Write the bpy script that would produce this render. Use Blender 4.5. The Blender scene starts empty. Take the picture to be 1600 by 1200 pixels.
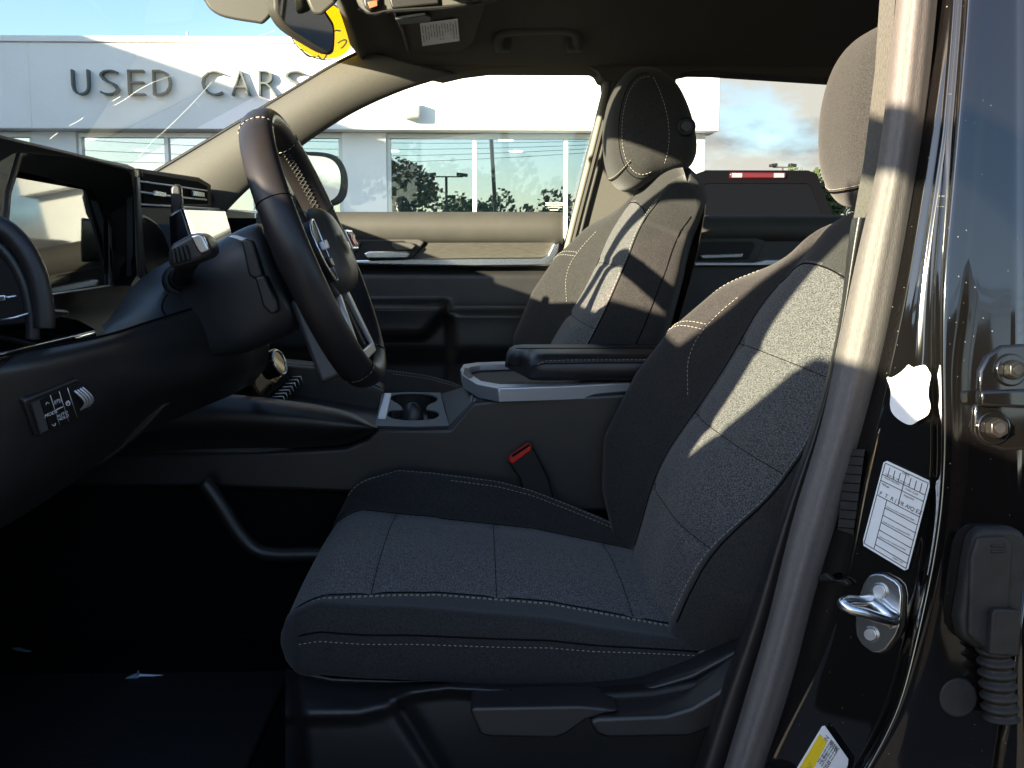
import bpy, bmesh, math, random
from mathutils import Vector, Matrix
random.seed(7)
scene = bpy.context.scene
COL = scene.collection

# ------------------------------------------------------------------ camera
F = 1600.0
YAW = math.atan(50/1600); PITCH = math.atan(215/1600)
cyw, syw, cp, sp = math.cos(YAW), math.sin(YAW), math.cos(PITCH), math.sin(PITCH)
CF = Vector((syw*cp, cyw*cp, -sp)); CR = Vector((cyw, -syw, 0)); CU = CR.cross(CF)
CAM = Vector((0, 0, 1.05))
cd = bpy.data.cameras.new('camera'); cam = bpy.data.objects.new('camera', cd); COL.objects.link(cam)
cd.sensor_width = 36; cd.lens = 36; cd.clip_start = 0.02; cd.clip_end = 3000
m = Matrix((CR, CU, -CF)).transposed().to_4x4(); m.translation = CAM
cam.matrix_world = m
scene.camera = cam

# ------------------------------------------------------------------ light
SUN = Vector((0.70, 0.70, -0.232)).normalized()          # direction the light travels
elev = math.asin(-SUN.z); az = math.atan2(-SUN.x, -SUN.y)  # where the sun stands
world = bpy.data.worlds.new('World'); scene.world = world; world.use_nodes = True
nt = world.node_tree; nt.nodes.clear(); N = nt.nodes.new; L = nt.links.new
wo = N('ShaderNodeOutputWorld'); bg = N('ShaderNodeBackground'); bg.inputs['Strength'].default_value = 0.064
sky = N('ShaderNodeTexSky'); sky.sky_type = 'NISHITA'; sky.sun_disc = False
sky.sun_elevation = math.radians(24); sky.sun_rotation = az
sky.air_density = 1.0; sky.dust_density = 0.6; sky.ozone_density = 2.2
tc = N('ShaderNodeTexCoord'); sep = N('ShaderNodeSeparateXYZ'); L(tc.outputs['Generated'], sep.inputs[0])
mz = N('ShaderNodeMath'); mz.operation = 'MAXIMUM'; mz.inputs[1].default_value = 0.06; L(sep.outputs['Z'], mz.inputs[0])
mp = N('ShaderNodeMapping'); mp.inputs['Scale'].default_value = (1, 1, 2.2); L(tc.outputs['Generated'], mp.inputs[0])
nz = N('ShaderNodeTexNoise'); nz.inputs['Scale'].default_value = 5.2; nz.inputs['Detail'].default_value = 8; nz.inputs['Roughness'].default_value = 0.52
mp.inputs['Location'].default_value = (1.7, 0.3, 0.42)
L(mp.outputs[0], nz.inputs['Vector'])
# clouds gather on the +X side of the sky (behind the car), the rest is nearly clear
mr = N('ShaderNodeMapRange'); mr.inputs['From Min'].default_value = 0.5; mr.inputs['From Max'].default_value = 0.88
mr.inputs['To Min'].default_value = -0.25; mr.inputs['To Max'].default_value = 0.162; dt = N('ShaderNodeVectorMath'); dt.operation = 'DOT_PRODUCT'; dt.inputs[1].default_value = (0.6, 0.8, 0); L(tc.outputs['Generated'], dt.inputs[0]); L(dt.outputs['Value'], mr.inputs['Value'])
ad = N('ShaderNodeMath'); ad.operation = 'ADD'; L(nz.outputs['Fac'], ad.inputs[0]); L(mr.outputs[0], ad.inputs[1])
cr = N('ShaderNodeValToRGB'); cr.color_ramp.elements[0].position = 0.50; cr.color_ramp.elements[1].position = 0.62
L(ad.outputs[0], cr.inputs[0])
nz2 = N('ShaderNodeTexNoise'); nz2.inputs['Scale'].default_value = 7; nz2.inputs['Detail'].default_value = 6; L(mp.outputs[0], nz2.inputs['Vector'])
cc = N('ShaderNodeValToRGB'); cc.color_ramp.elements[0].color = (1.9, 1.92, 2.0, 1); cc.color_ramp.elements[1].color = (4.3, 4.0, 3.5, 1)
cc.color_ramp.elements[0].position = 0.43; cc.color_ramp.elements[1].position = 0.56; L(nz2.outputs['Fac'], cc.inputs[0])
mx = N('ShaderNodeMix'); mx.data_type = 'RGBA'; L(cr.outputs[0], mx.inputs['Factor']); L(sky.outputs[0], mx.inputs['A']); L(cc.outputs[0], mx.inputs['B'])
L(mx.outputs['Result'], bg.inputs[0]); L(bg.outputs[0], wo.inputs[0])
sl = bpy.data.lights.new('sun', 'SUN'); sl.energy = 5.0; sl.angle = math.radians(0.5); sl.color = (1.0, 0.83, 0.60)
so = bpy.data.objects.new('sun', sl); COL.objects.link(so); so.location = (-20, -20, 12)
so.rotation_euler = SUN.to_track_quat('-Z', 'Y').to_euler()
scene.view_settings.view_transform = 'Standard'; scene.view_settings.look = 'None'
scene.view_settings.gamma = 1; scene.view_settings.exposure = 2.36

# ------------------------------------------------------------------ helpers
def ray(px, py): return CF*F + CR*(px-800) + CU*(600-py)
def P(px, py, Y):
    d = ray(px, py); return CAM + d*((Y-CAM.y)/d.y)
def PX(px, py, X):
    d = ray(px, py); return CAM + d*((X-CAM.x)/d.x)
def PP(px, py, p0, n):
    d = ray(px, py); return CAM + d*((p0-CAM).dot(n)/d.dot(n))
def lerp(a, b, t): return a+(b-a)*t
def tab(pts):
    def f(t):
        if t <= pts[0][0]: 
            a, b = pts[0], pts[1]
        elif t >= pts[-1][0]:
            a, b = pts[-2], pts[-1]
        else:
            for a, b in zip(pts, pts[1:]):
                if a[0] <= t <= b[0]: break
        return a[1]+(b[1]-a[1])*(t-a[0])/(b[0]-a[0])
    return f
def sm(t): t = max(0, min(1, t)); return t*t*(3-2*t)
def catmull(pts, n=6, closed=False):
    pts = [Vector(p) for p in pts]; out = []; k = len(pts)
    rng = range(k if closed else k-1)
    for i in rng:
        if closed: p0, p1, p2, p3 = pts[(i-1) % k], pts[i], pts[(i+1) % k], pts[(i+2) % k]
        else: p0, p1, p2, p3 = pts[max(i-1, 0)], pts[i], pts[i+1], pts[min(i+2, k-1)]
        for j in range(n):
            t = j/n
            out.append(0.5*((2*p1)+(p2-p0)*t+(2*p0-5*p1+4*p2-p3)*t*t+(3*p1-p0-3*p2+p3)*t**3))
    if not closed: out.append(pts[-1])
    return out

def link(name, me, mats, parent=None, smooth=False, bevel=0, seg=2, local=False):
    o = bpy.data.objects.new(name, me); COL.objects.link(o)
    for mm in (mats if isinstance(mats, (list, tuple)) else [mats]): me.materials.append(mm)
    if smooth: me.polygons.foreach_set('use_smooth', [True]*len(me.polygons))
    if parent:
        o.parent = parent
        if not local: o.matrix_parent_inverse = WM[parent.name].inverted()
    WM[o.name] = Matrix() if not local else WM.get(parent.name, Matrix()) if parent else Matrix()
    if bevel:
        b = o.modifiers.new('bevel', 'BEVEL'); b.width = bevel; b.segments = seg; b.limit_method = 'ANGLE'; b.angle_limit = math.radians(35)
        b.harden_normals = False
        me.polygons.foreach_set('use_smooth', [True]*len(me.polygons))
        try: me.set_sharp_from_angle(angle=math.radians(50))
        except Exception: pass
    return o
WM = {}
def from_bm(name, bm, mats, parent=None, **k):
    me = bpy.data.meshes.new(name); bmesh.ops.recalc_face_normals(bm, faces=bm.faces) if k.pop('recalc', True) else None
    bm.to_mesh(me); bm.free(); return link(name, me, mats, parent, **k)
def thing(name, label, cat, loc, group=None, mat4=None):
    o = bpy.data.objects.new(name, None); COL.objects.link(o); o.empty_display_size = 0.05
    o.matrix_world = mat4 if mat4 is not None else Matrix.Translation(Vector(loc))
    WM[o.name] = o.matrix_world.copy()
    o['label'] = label; o['category'] = cat
    if group: o['group'] = group
    return o
def tag(o, label, cat, group=None):
    o['label'] = label; o['category'] = cat
    if group: o['group'] = group
    return o
def add_box(bm, c, s, rot=None):
    M = Matrix.Translation(Vector(c)) @ (rot.to_4x4() if rot else Matrix()) @ Matrix.Diagonal((s[0], s[1], s[2], 1))
    return bmesh.ops.create_cube(bm, size=1, matrix=M)
def box(name, lo, hi, mt, parent=None, bevel=0.0, **k):
    bm = bmesh.new(); lo = Vector(lo); hi = Vector(hi); add_box(bm, (lo+hi)/2, hi-lo)
    return from_bm(name, bm, mt, parent, bevel=bevel, **k)
def add_prism(bm, pts, vec):
    a = [bm.verts.new(p) for p in pts]; b = [bm.verts.new(Vector(p)+Vector(vec)) for p in pts]
    bm.faces.new(a); bm.faces.new(list(reversed(b)))
    n = len(a)
    for i in range(n): bm.faces.new((a[i], b[i], b[(i+1) % n], a[(i+1) % n]))
def prism3(name, pts, vec, mt, parent=None, bevel=0.0, seg=3, **k):
    bm = bmesh.new(); add_prism(bm, pts, vec); return from_bm(name, bm, mt, parent, bevel=bevel, seg=seg, **k)
def prism(name, px, Y0, Y1, mt, parent=None, bevel=0.0, seg=3, smoothn=0, dz=0.0, **k):
    pts = [P(x, y, Y0) for x, y in px]
    if smoothn: pts = catmull(pts, smoothn, True)
    return prism3(name, pts, (0, Y1-Y0, dz), mt, parent, bevel, seg, **k)
def add_tube(bm, pts, r, seg=8, closed=False, squash=None, up=None):
    pts = [Vector(p) for p in pts]; n = len(pts); rings = []
    prevn = None
    for i, p in enumerate(pts):
        if closed: t = pts[(i+1) % n]-pts[(i-1) % n]
        else: t = pts[min(i+1, n-1)]-pts[max(i-1, 0)]
        t.normalize()
        if up is not None: a = (Vector(up)-t*t.dot(Vector(up))).normalized()
        elif prevn is None:
            a = t.orthogonal().normalized()
        else: a = (prevn-t*t.dot(prevn)).normalized()
        prevn = a; b = t.cross(a)
        rr = r[i] if isinstance(r, (list, tuple)) else r
        ra, rb = (rr, rr) if squash is None else (rr*squash[0], rr*squash[1])
        rings.append([bm.verts.new(p+a*math.cos(q)*ra+b*math.sin(q)*rb) for q in [2*math.pi*j/seg for j in range(seg)]])
    for i in range(n if closed else n-1):
        A, B = rings[i], rings[(i+1) % n]
        for j in range(seg): bm.faces.new((A[j], A[(j+1) % seg], B[(j+1) % seg], B[j]))
    if not closed: bm.faces.new(rings[0]); bm.faces.new(rings[-1])
def tube(name, pts, r, mt, parent=None, seg=10, closed=False, smoothn=0, **k):
    if smoothn: pts = catmull(pts, smoothn, closed)
    bm = bmesh.new(); add_tube(bm, pts, r, seg, closed, k.pop('squash', None), k.pop('up', None))
    return from_bm(name, bm, mt, parent, smooth=True, **k)
def loft(name, rows, mats, parent=None, closed_u=False, cap=False, matfn=None, sub=0, solid=0, uvfn=None, **k):
    bm = bmesh.new(); uvl = bm.loops.layers.uv.new('UVMap')
    V = [[bm.verts.new(p) for p in r] for r in rows]
    nr, nc = len(rows), len(rows[0])
    for i in range(nr-1):
        for j in range(nc if closed_u else nc-1):
            j2 = (j+1) % nc
            f = bm.faces.new((V[i][j], V[i][j2], V[i+1][j2], V[i+1][j]))
            if matfn: f.material_index = matfn(i, j)
    if cap:
        for r in (V[0], V[-1]):
            try: bm.faces.new(r)
            except Exception: pass
    o = from_bm(name, bm, mats, parent, smooth=True, **k)
    if solid:
        s = o.modifiers.new('solid', 'SOLIDIFY'); s.thickness = solid; s.offset = 0
    if sub:
        s = o.modifiers.new('sub', 'SUBSURF'); s.levels = sub; s.render_levels = sub
    return o
def stitch(name, pts, mt, parent, r=0.00055, dash=0.0045, gap=0.0028, off=None, **k):
    """dashed thread laid along a polyline"""
    pts = [Vector(p)+(off if off is not None else Vector()) for p in pts]
    bm = bmesh.new(); acc = 0; on = True; cur = [pts[0]]; need = dash
    for a, b in zip(pts, pts[1:]):
        d = (b-a).length; pos = 0
        if d < 1e-9: continue
        while d-pos > need:
            pos += need; q = a.lerp(b, pos/d)
            if on: cur.append(q); add_tube(bm, cur, r, 4)
            cur = [q]; on = not on; need = dash if on else gap
        need -= d-pos
        if on: cur.append(b)
    return from_bm(name, bm, mt, parent, smooth=True, **k)
def disc(bm, c, n, r, h, seg=24, r2=None):
    q = Vector(n).normalized().to_track_quat('Z', 'Y').to_matrix().to_4x4()
    bmesh.ops.create_cone(bm, cap_ends=True, segments=seg, radius1=r, radius2=r if r2 is None else r2, depth=h, matrix=Matrix.Translation(Vector(c)+Vector(n).normalized()*h/2) @ q)
def basis(O, X, Y):
    X = Vector(X).normalized(); Z = X.cross(Vector(Y)).normalized(); Yn = Z.cross(X)
    M = Matrix((X, Yn, Z)).transposed().to_4x4(); M.translation = O; return M
def text(name, s, size, M, mt, parent=None, ext=0.0002, width=None, bold=0, align='LEFT', local=False):
    c = bpy.data.curves.new('t', 'FONT'); c.body = s; c.size = size; c.extrude = ext; c.offset = bold; c.align_x = align; c.resolution_u = 3
    o = bpy.data.objects.new('t', c); COL.objects.link(o); bpy.context.view_layer.update()
    me = bpy.data.meshes.new_from_object(o.evaluated_get(bpy.context.evaluated_depsgraph_get()))
    bpy.data.objects.remove(o); bpy.data.curves.remove(c)
    me.materials.clear()
    if width:
        xs = [v.co.x for v in me.vertices]; w = max(xs)-min(xs); S = Matrix.Diagonal((width/w, 1, 1, 1)); me.transform(S)
    me.transform(M); me.name = name
    return link(name, me, mt, parent, local=local)

# ------------------------------------------------------------------ materials
def mat(name, col, rough=0.5, metal=0.0, spec=0.5, var=0.0, vscale=40, bump=0.0, bscale=400, bdist=0.001, coat=0.0, btype='noise', sheen=0.0, emit=None, estr=0, coords='Object', stretch=(1, 1, 1), detail=3, wavelines=None):
    mm = bpy.data.materials.new(name); mm.use_nodes = True; t = mm.node_tree; b = t.nodes['Principled BSDF']
    b.inputs['Base Color'].default_value = (*col, 1); b.inputs['Roughness'].default_value = rough; b.inputs['Metallic'].default_value = metal
    b.inputs['Specular IOR Level'].default_value = spec; b.inputs['Coat Weight'].default_value = coat; b.inputs['Coat Roughness'].default_value = 0.03
    b.inputs['Sheen Weight'].default_value = sheen
    if emit: b.inputs['Emission Color'].default_value = (*emit, 1); b.inputs['Emission Strength'].default_value = estr
    c = t.nodes.new('ShaderNodeTexCoord'); mpn = t.nodes.new('ShaderNodeMapping'); mpn.inputs['Scale'].default_value = stretch
    t.links.new(c.outputs[coords], mpn.inputs[0])
    if var:
        n = t.nodes.new('ShaderNodeTexNoise'); n.inputs['Scale'].default_value = vscale; n.inputs['Detail'].default_value = detail; n.inputs['Roughness'].default_value = 0.6
        t.links.new(mpn.outputs[0], n.inputs['Vector'])
        r = t.nodes.new('ShaderNodeMapRange'); r.inputs['From Min'].default_value = 0.3; r.inputs['From Max'].default_value = 0.7
        r.inputs['To Min'].default_value = 1-var; r.inputs['To Max'].default_value = 1+var; t.links.new(n.outputs['Fac'], r.inputs['Value'])
        v = t.nodes.new('ShaderNodeVectorMath'); v.operation = 'SCALE'; v.inputs[0].default_value = col; t.links.new(r.outputs[0], v.inputs['Scale'])
        t.links.new(v.outputs[0], b.inputs['Base Color'])
    if bump:
        if btype == 'voronoi':
            n = t.nodes.new('ShaderNodeTexVoronoi'); n.inputs['Scale'].default_value = bscale; out = n.outputs['Distance']
        else:
            n = t.nodes.new('ShaderNodeTexNoise'); n.inputs['Scale'].default_value = bscale; n.inputs['Detail'].default_value = 2; out = n.outputs['Fac']
        t.links.new(mpn.outputs[0], n.inputs['Vector'])
        bp = t.nodes.new('ShaderNodeBump'); bp.inputs['Strength'].default_value = bump; bp.inputs['Distance'].default_value = bdist
        t.links.new(out, bp.inputs['Height']); t.links.new(bp.outputs[0], b.inputs['Normal'])
    return mm
def glass(name, tint=(1, 1, 1), refl=0.04, extra=0.0, rough=0.0):
    mm = bpy.data.materials.new(name); mm.use_nodes = True; t = mm.node_tree; t.nodes.clear()
    o = t.nodes.new('ShaderNodeOutputMaterial'); tr = t.nodes.new('ShaderNodeBsdfTransparent'); tr.inputs[0].default_value = (*tint, 1)
    g = t.nodes.new('ShaderNodeBsdfGlossy'); g.inputs['Roughness'].default_value = rough
    lw = t.nodes.new('ShaderNodeLayerWeight'); lw.inputs['Blend'].default_value = 0.5
    pw = t.nodes.new('ShaderNodeMath'); pw.operation = 'POWER'; pw.inputs[1].default_value = 5; t.links.new(lw.outputs['Facing'], pw.inputs[0])
    a = t.nodes.new('ShaderNodeMath'); a.operation = 'MULTIPLY_ADD'; a.use_clamp = True; t.links.new(pw.outputs[0], a.inputs[0]); a.inputs[1].default_value = 0.9-extra; a.inputs[2].default_value = refl+extra
    x = t.nodes.new('ShaderNodeMixShader'); t.links.new(a.outputs[0], x.inputs[0]); t.links.new(tr.outputs[0], x.inputs[1]); t.links.new(g.outputs[0], x.inputs[2]); t.links.new(x.outputs[0], o.inputs[0])
    return mm
def weave(name, c1, c2, scale=420.0, rough=0.95):
    """heathered ribbed cloth: ribs from the UV map plus fine fleck"""
    mm = bpy.data.materials.new(name); mm.use_nodes = True; t = mm.node_tree; b = t.nodes['Principled BSDF']; b.inputs['Roughness'].default_value = rough
    b.inputs['Specular IOR Level'].default_value = 0.2; b.inputs['Sheen Weight'].default_value = 0.15
    c = t.nodes.new('ShaderNodeTexCoord'); mpn = t.nodes.new('ShaderNodeMapping'); mpn.inputs['Scale'].default_value = (1, 1, 1); t.links.new(c.outputs['Object'], mpn.inputs[0])
    n = t.nodes.new('ShaderNodeTexNoise'); n.inputs['Scale'].default_value = 800; n.inputs['Detail'].default_value = 2; t.links.new(mpn.outputs[0], n.inputs['Vector'])
    m2 = t.nodes.new('ShaderNodeMapping'); m2.inputs['Scale'].default_value = (1.0, 0.22, 1.0); t.links.new(c.outputs['Object'], m2.inputs[0])
    n2 = t.nodes.new('ShaderNodeTexNoise'); n2.inputs['Scale'].default_value = 900; n2.inputs['Detail'].default_value = 1; t.links.new(m2.outputs[0], n2.inputs['Vector'])
    a = t.nodes.new('ShaderNodeMath'); a.operation = 'ADD'; t.links.new(n.outputs['Fac'], a.inputs[0]); t.links.new(n2.outputs['Fac'], a.inputs[1])
    r = t.nodes.new('ShaderNodeValToRGB'); r.color_ramp.elements[0].position = 0.40; r.color_ramp.elements[1].position = 0.62
    h = t.nodes.new('ShaderNodeMath'); h.operation = 'MULTIPLY'; h.inputs[1].default_value = 0.5; t.links.new(a.outputs[0], h.inputs[0]); t.links.new(h.outputs[0], r.inputs[0])
    r.color_ramp.elements[0].color = (*c1, 1); r.color_ramp.elements[1].color = (*c2, 1); t.links.new(r.outputs[0], b.inputs['Base Color'])
    bp = t.nodes.new('ShaderNodeBump'); bp.inputs['Strength'].default_value = 0.5; bp.inputs['Distance'].default_value = 0.0007; t.links.new(h.outputs[0], bp.inputs['Height']); t.links.new(bp.outputs[0], b.inputs['Normal'])
    return mm

M_insert = weave('grey_heather_cloth', (0.012, 0.0125, 0.014), (0.165, 0.165, 0.168))
M_cloth = mat('black_cloth', (0.026, 0.0255, 0.026), 0.9, spec=0.2, var=0.55, vscale=620, bump=0.7, bscale=620, bdist=0.0010, sheen=0.12, stretch=(1, .45, 1))
M_leather = mat('black_leather', (0.016, 0.015, 0.016), 0.42, spec=0.5, bump=0.35, bscale=900, bdist=0.0004, btype='voronoi', var=0.15, vscale=30)
M_wheel = mat('wheel_leather', (0.018, 0.016, 0.017), 0.38, spec=0.45, bump=0.2, bscale=1400, bdist=0.0003, btype='voronoi', var=0.12, vscale=25)
M_plastic = mat('charcoal_plastic', (0.018, 0.0175, 0.018), 0.37, spec=0.55, bump=0.35, bscale=1300, bdist=0.0004, var=0.12, vscale=20)
M_plastic_dk = mat('black_plastic', (0.008, 0.008, 0.008), 0.5, spec=0.35, bump=0.3, bscale=1100, bdist=0.0004)
M_pad = mat('grey_pad', (0.054, 0.052, 0.047), 0.6, spec=0.4, bump=0.3, bscale=900, bdist=0.0004, var=0.1, vscale=15)
M_trim = mat('warm_grey_trim', (0.076, 0.073, 0.066), 0.65, spec=0.3, bump=0.35, bscale=1500, bdist=0.0004, var=0.08, vscale=300)
M_head = mat('headliner_cloth', (0.085, 0.080, 0.071), 0.95, spec=0.1, bump=0.5, bscale=1400, bdist=0.0005, var=0.18, vscale=700)
M_chrome = mat('satin_chrome', (0.72, 0.74, 0.76), 0.22, metal=1.0)
M_satin = mat('satin_silver', (0.66, 0.68, 0.71), 0.40, metal=0.7, bump=0.15, bscale=1500, bdist=0.0002)
M_piano = mat('piano_black', (0.006, 0.006, 0.007), 0.06, spec=0.6, coat=0.6)
M_paint = mat('black_car_paint', (0.004, 0.0035, 0.0035), 0.06, spec=0.6, coat=1.0, bump=0.05, bscale=30, bdist=0.0006)
def add_dust(mm, base, col=(.16, .15, .13), scale=120, thr=.085):
    t = mm.node_tree; b = t.nodes['Principled BSDF']; c = t.nodes.new('ShaderNodeTexCoord')
    v = t.nodes.new('ShaderNodeTexVoronoi'); v.inputs['Scale'].default_value = scale; t.links.new(c.outputs['Object'], v.inputs['Vector'])
    sp_ = t.nodes.new('ShaderNodeSeparateColor'); t.links.new(v.outputs['Color'], sp_.inputs[0])
    th = t.nodes.new('ShaderNodeMath'); th.operation = 'MULTIPLY'; th.inputs[1].default_value = thr; t.links.new(sp_.outputs[0], th.inputs[0])
    lt = t.nodes.new('ShaderNodeMath'); lt.operation = 'LESS_THAN'; t.links.new(v.outputs['Distance'], lt.inputs[0]); t.links.new(th.outputs[0], lt.inputs[1])
    mx_ = t.nodes.new('ShaderNodeMix'); mx_.data_type = 'RGBA'; mx_.inputs['A'].default_value = (*base, 1); mx_.inputs['B'].default_value = (*col, 1); t.links.new(lt.outputs[0], mx_.inputs['Factor'])
    t.links.new(mx_.outputs['Result'], b.inputs['Base Color'])
add_dust(M_paint, (.004, .0035, .0035))
M_rubber = mat('black_rubber', (0.012, 0.012, 0.012), 0.62, spec=0.4, bump=0.3, bscale=700, bdist=0.0006, var=0.4, vscale=60)
M_seal = mat('pillar_seal_cloth', (0.125, 0.113, 0.110), 0.60, spec=0.4, bump=0.6, bscale=700, bdist=0.0007, var=0.14, vscale=500, stretch=(1, 1, .3))
M_web = mat('belt_webbing', (0.10, 0.095, 0.085), 0.7, spec=0.4, bump=0.6, bscale=900, bdist=0.0006, var=0.25, vscale=900, stretch=(1, 1, 0.25))
M_thread = mat('pale_thread', (0.36, 0.35, 0.30), 0.8)
M_groove = mat('seam_shadow', (0.004, 0.004, 0.004), 0.9, spec=0.1)
M_screen = mat('dark_screen_glass', (0.004, 0.004, 0.004), 0.03, spec=0.62)
M_red = mat('red_plastic', (0.55, 0.02, 0.015), 0.35, spec=0.5)
M_white = mat('white_label', (0.78, 0.80, 0.82), 0.35, spec=0.5)
M_ink = mat('label_ink', (0.03, 0.03, 0.035), 0.6)
M_yellow = mat('yellow_label', (0.85, 0.62, 0.02), 0.4)
M_ysheet = mat('yellow_vinyl', (0.95, 0.76, 0.02), 0.5); _t = M_ysheet.node_tree; _b = _t.nodes['Principled BSDF']; _tr = _t.nodes.new('ShaderNodeBsdfTranslucent'); _tr.inputs[0].default_value = (.95, .76, .02, 1)
_m = _t.nodes.new('ShaderNodeMixShader'); _m.inputs[0].default_value = .6; _t.links.new(_b.outputs[0], _m.inputs[1]); _t.links.new(_tr.outputs[0], _m.inputs[2]); _t.links.new(_m.outputs[0], _t.nodes['Material Output'].inputs[0])
M_green = mat('green_mark', (0.12, 0.26, 0.08), 0.5)
M_steel = mat('zinc_steel', (0.72, 0.74, 0.75), 0.24, metal=1.0, bump=0.25, bscale=160, bdist=0.0005)
M_carpet = mat('black_carpet', (0.006, 0.006, 0.007), 0.98, spec=0.1, bump=1, bscale=700, bdist=0.002, var=0.4, vscale=500)
M_wall = mat('white_render', (0.80, 0.80, 0.79), 0.85, spec=0.2, bump=0.3, bscale=12, bdist=0.01, var=0.04, vscale=1.2)
M_wall2 = mat('cream_render', (0.72, 0.68, 0.52), 0.85, spec=0.2, bump=0.3, bscale=12, bdist=0.01, var=0.05, vscale=1.5)
M_letter = mat('grey_letter', (0.07, 0.09, 0.085), 0.6)
M_alum = mat('white_aluminium', (0.55, 0.57, 0.56), 0.4, metal=0.3)
M_asphalt = mat('asphalt', (0.05, 0.05, 0.052), 0.9, var=0.3, vscale=8, bump=0.6, bscale=60, bdist=0.01)
M_leaf = mat('leaves', (0.07, 0.10, 0.03), 0.7, var=0.6, vscale=0.9)
M_leaf2 = mat('autumn_leaves', (0.13, 0.10, 0.035), 0.7, var=0.6, vscale=0.9)
M_bark = mat('bark', (0.08, 0.06, 0.045), 0.9, bump=0.8, bscale=20, bdist=0.02)
M_room = mat('showroom_wall', (0.35, 0.40, 0.42), 0.9, var=0.1, vscale=1)
M_lamp = mat('downlight', (0.9, 0.9, 0.9), 0.5, emit=(1, 0.97, 0.9), estr=7.0)
M_truck = mat('truck_paint', (0.005, 0.0045, 0.005), 0.35, spec=0.12)
M_brake = mat('brake_lens', (0.12, 0.008, 0.010), 0.15, spec=0.6, coat=0.5)
G_wind = glass('windshield_glass', (0.90, 0.97, 0.95))
G_side = glass('side_glass', (0.93, 0.98, 0.96))
G_rear = glass('tinted_glass', (0.74, 0.76, 0.76), refl=0.012)
G_shop = glass('shop_glass', (0.50, 0.66, 0.68), extra=0.33)
G_truck = glass('truck_glass', (0.12, 0.12, 0.11), extra=0.0)
M_mirror = mat('mirror_glass', (0.85, 0.87, 0.87), 0.02, metal=1.0)
M_drop = mat('water_film', (0.8, 0.85, 0.85), 0.2)

# ================================================================== SETTING
g = box('ground', (-400, -400, -0.3), (400, 400, 0.0), M_asphalt); g['kind'] = 'structure'

# ------------------------------------------------------------------ dealership building (front wall plane Y = 18)
YB = 18.0
bld = thing('dealership_building', 'white rendered dealership building with wide fascia over tall shop windows', 'building', (0, YB, 0))
def bx(px): return P(px, 385, YB).x
def bz(py): return P(750, py, YB).z
zb, zt = bz(207), bz(76)
xr, xl = bx(1112), -26.0
prism3('fascia', [(xl, YB-0.35, zb), (xr, YB-0.35, zb), (xr, YB-0.35, zt), (xl, YB-0.35, zt)], (0, 0.75, 0), M_wall, bld, 0.02)
prism3('coping', [(xl, YB-0.39, zt+0.003), (xr+0.04, YB-0.39, zt+0.003), (xr+0.04, YB-0.39, zt+0.10), (xl, YB-0.39, zt+0.10)], (0, 0.8, 0), M_wall, bld, 0.01)
box('roof', (xl, YB+0.41, zt-0.5), (xr, YB+14, zt-0.3), M_wall, bld)
# piers between the windows
for i, (a, b) in enumerate([(60, 128), (538, 606), (1000, 1098)]):
    box('pier', (bx(a), YB+0.0, 0), (bx(b), YB+0.45, zb-0.003), M_wall, bld, 0.01)
box('side_wall', (bx(1098)-0.3, YB+0.455, 0), (bx(1098), YB+14, zb+0.3), M_wall, bld)
def shopwin(x0, x1, mull):
    t = 0.07; y = YB+0.12; z0, z1 = 0.45, zb-0.004
    bm = bmesh.new()
    add_box(bm, ((x0+x1)/2, y, z1-0.05), (x1-x0, 0.12, 0.09)); add_box(bm, ((x0+x1)/2, y, z0+0.04), (x1-x0, 0.12, 0.08))
    for mx_ in [x0+t/2, x1-t/2]+[bx(q) for q in mull]: add_box(bm, (mx_, y-0.003, (z0+z1)/2), (t, 0.11, z1-z0-0.19))
    f = from_bm('window_frame', bm, M_alum, bld, bevel=0.006)
    box('pane', (x0+0.01, y+0.01, z0), (x1-0.01, y+0.018, z1-0.02), G_shop, f)
    box('window_base', (x0, YB+0.02, 0), (x1, YB+0.4, z0), M_wall, bld)
shopwin(bx(-420), bx(60), [-180]); shopwin(bx(128), bx(538), [265, 400]); shopwin(bx(606), bx(1000), [742, 884])
# showroom inside
box('showroom_floor', (xl, YB+0.46, 0.02), (bx(1098)-0.31, YB+13.9, 0.06), M_room, bld)
box('back_wall', (xl, YB+9, 0.07), (bx(1098)-0.31, YB+9.2, zt-0.52), M_room, bld)
box('showroom_ceiling', (xl, YB+0.46, 3.35), (bx(1098)-0.31, YB+8.99, 3.45), M_room, bld)
for lx in range(-24, 4, 3):
    for ly in (2.2, 4.8, 7.4):
        bm = bmesh.new(); disc(bm, (lx+0.6*ly/5, YB+ly, 3.349), (0, 0, -1), 0.16, 0.02, 16); from_bm('ceiling_lamp', bm, M_lamp, bld)
for jx in (75, 520, 1000): box('panel_joint', (bx(jx)-.008, YB-.353, zb+.02), (bx(jx)+.008, YB-.3505, zt-.02), M_alum, bld)
# flood light on the fascia
wl = thing('wall_light', 'square white floodlight box high on the sunlit wall', 'light', P(640, 180, YB-0.35))
a = P(629, 186, YB-0.35); b = P(656, 162, YB-0.35)
box('housing', (a.x, YB-0.62, a.z), (b.x, YB-0.40, b.z), M_alum, wl, 0.02)
box('bracket', (a.x+0.1, YB-0.398, a.z+0.08), (b.x-0.1, YB-0.352, b.z-0.06), M_alum, wl, 0.005)
box('lens', (a.x+0.04, YB-0.625, a.z+0.03), (b.x-0.04, YB-0.621, b.z-0.03), M_white, wl)
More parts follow.
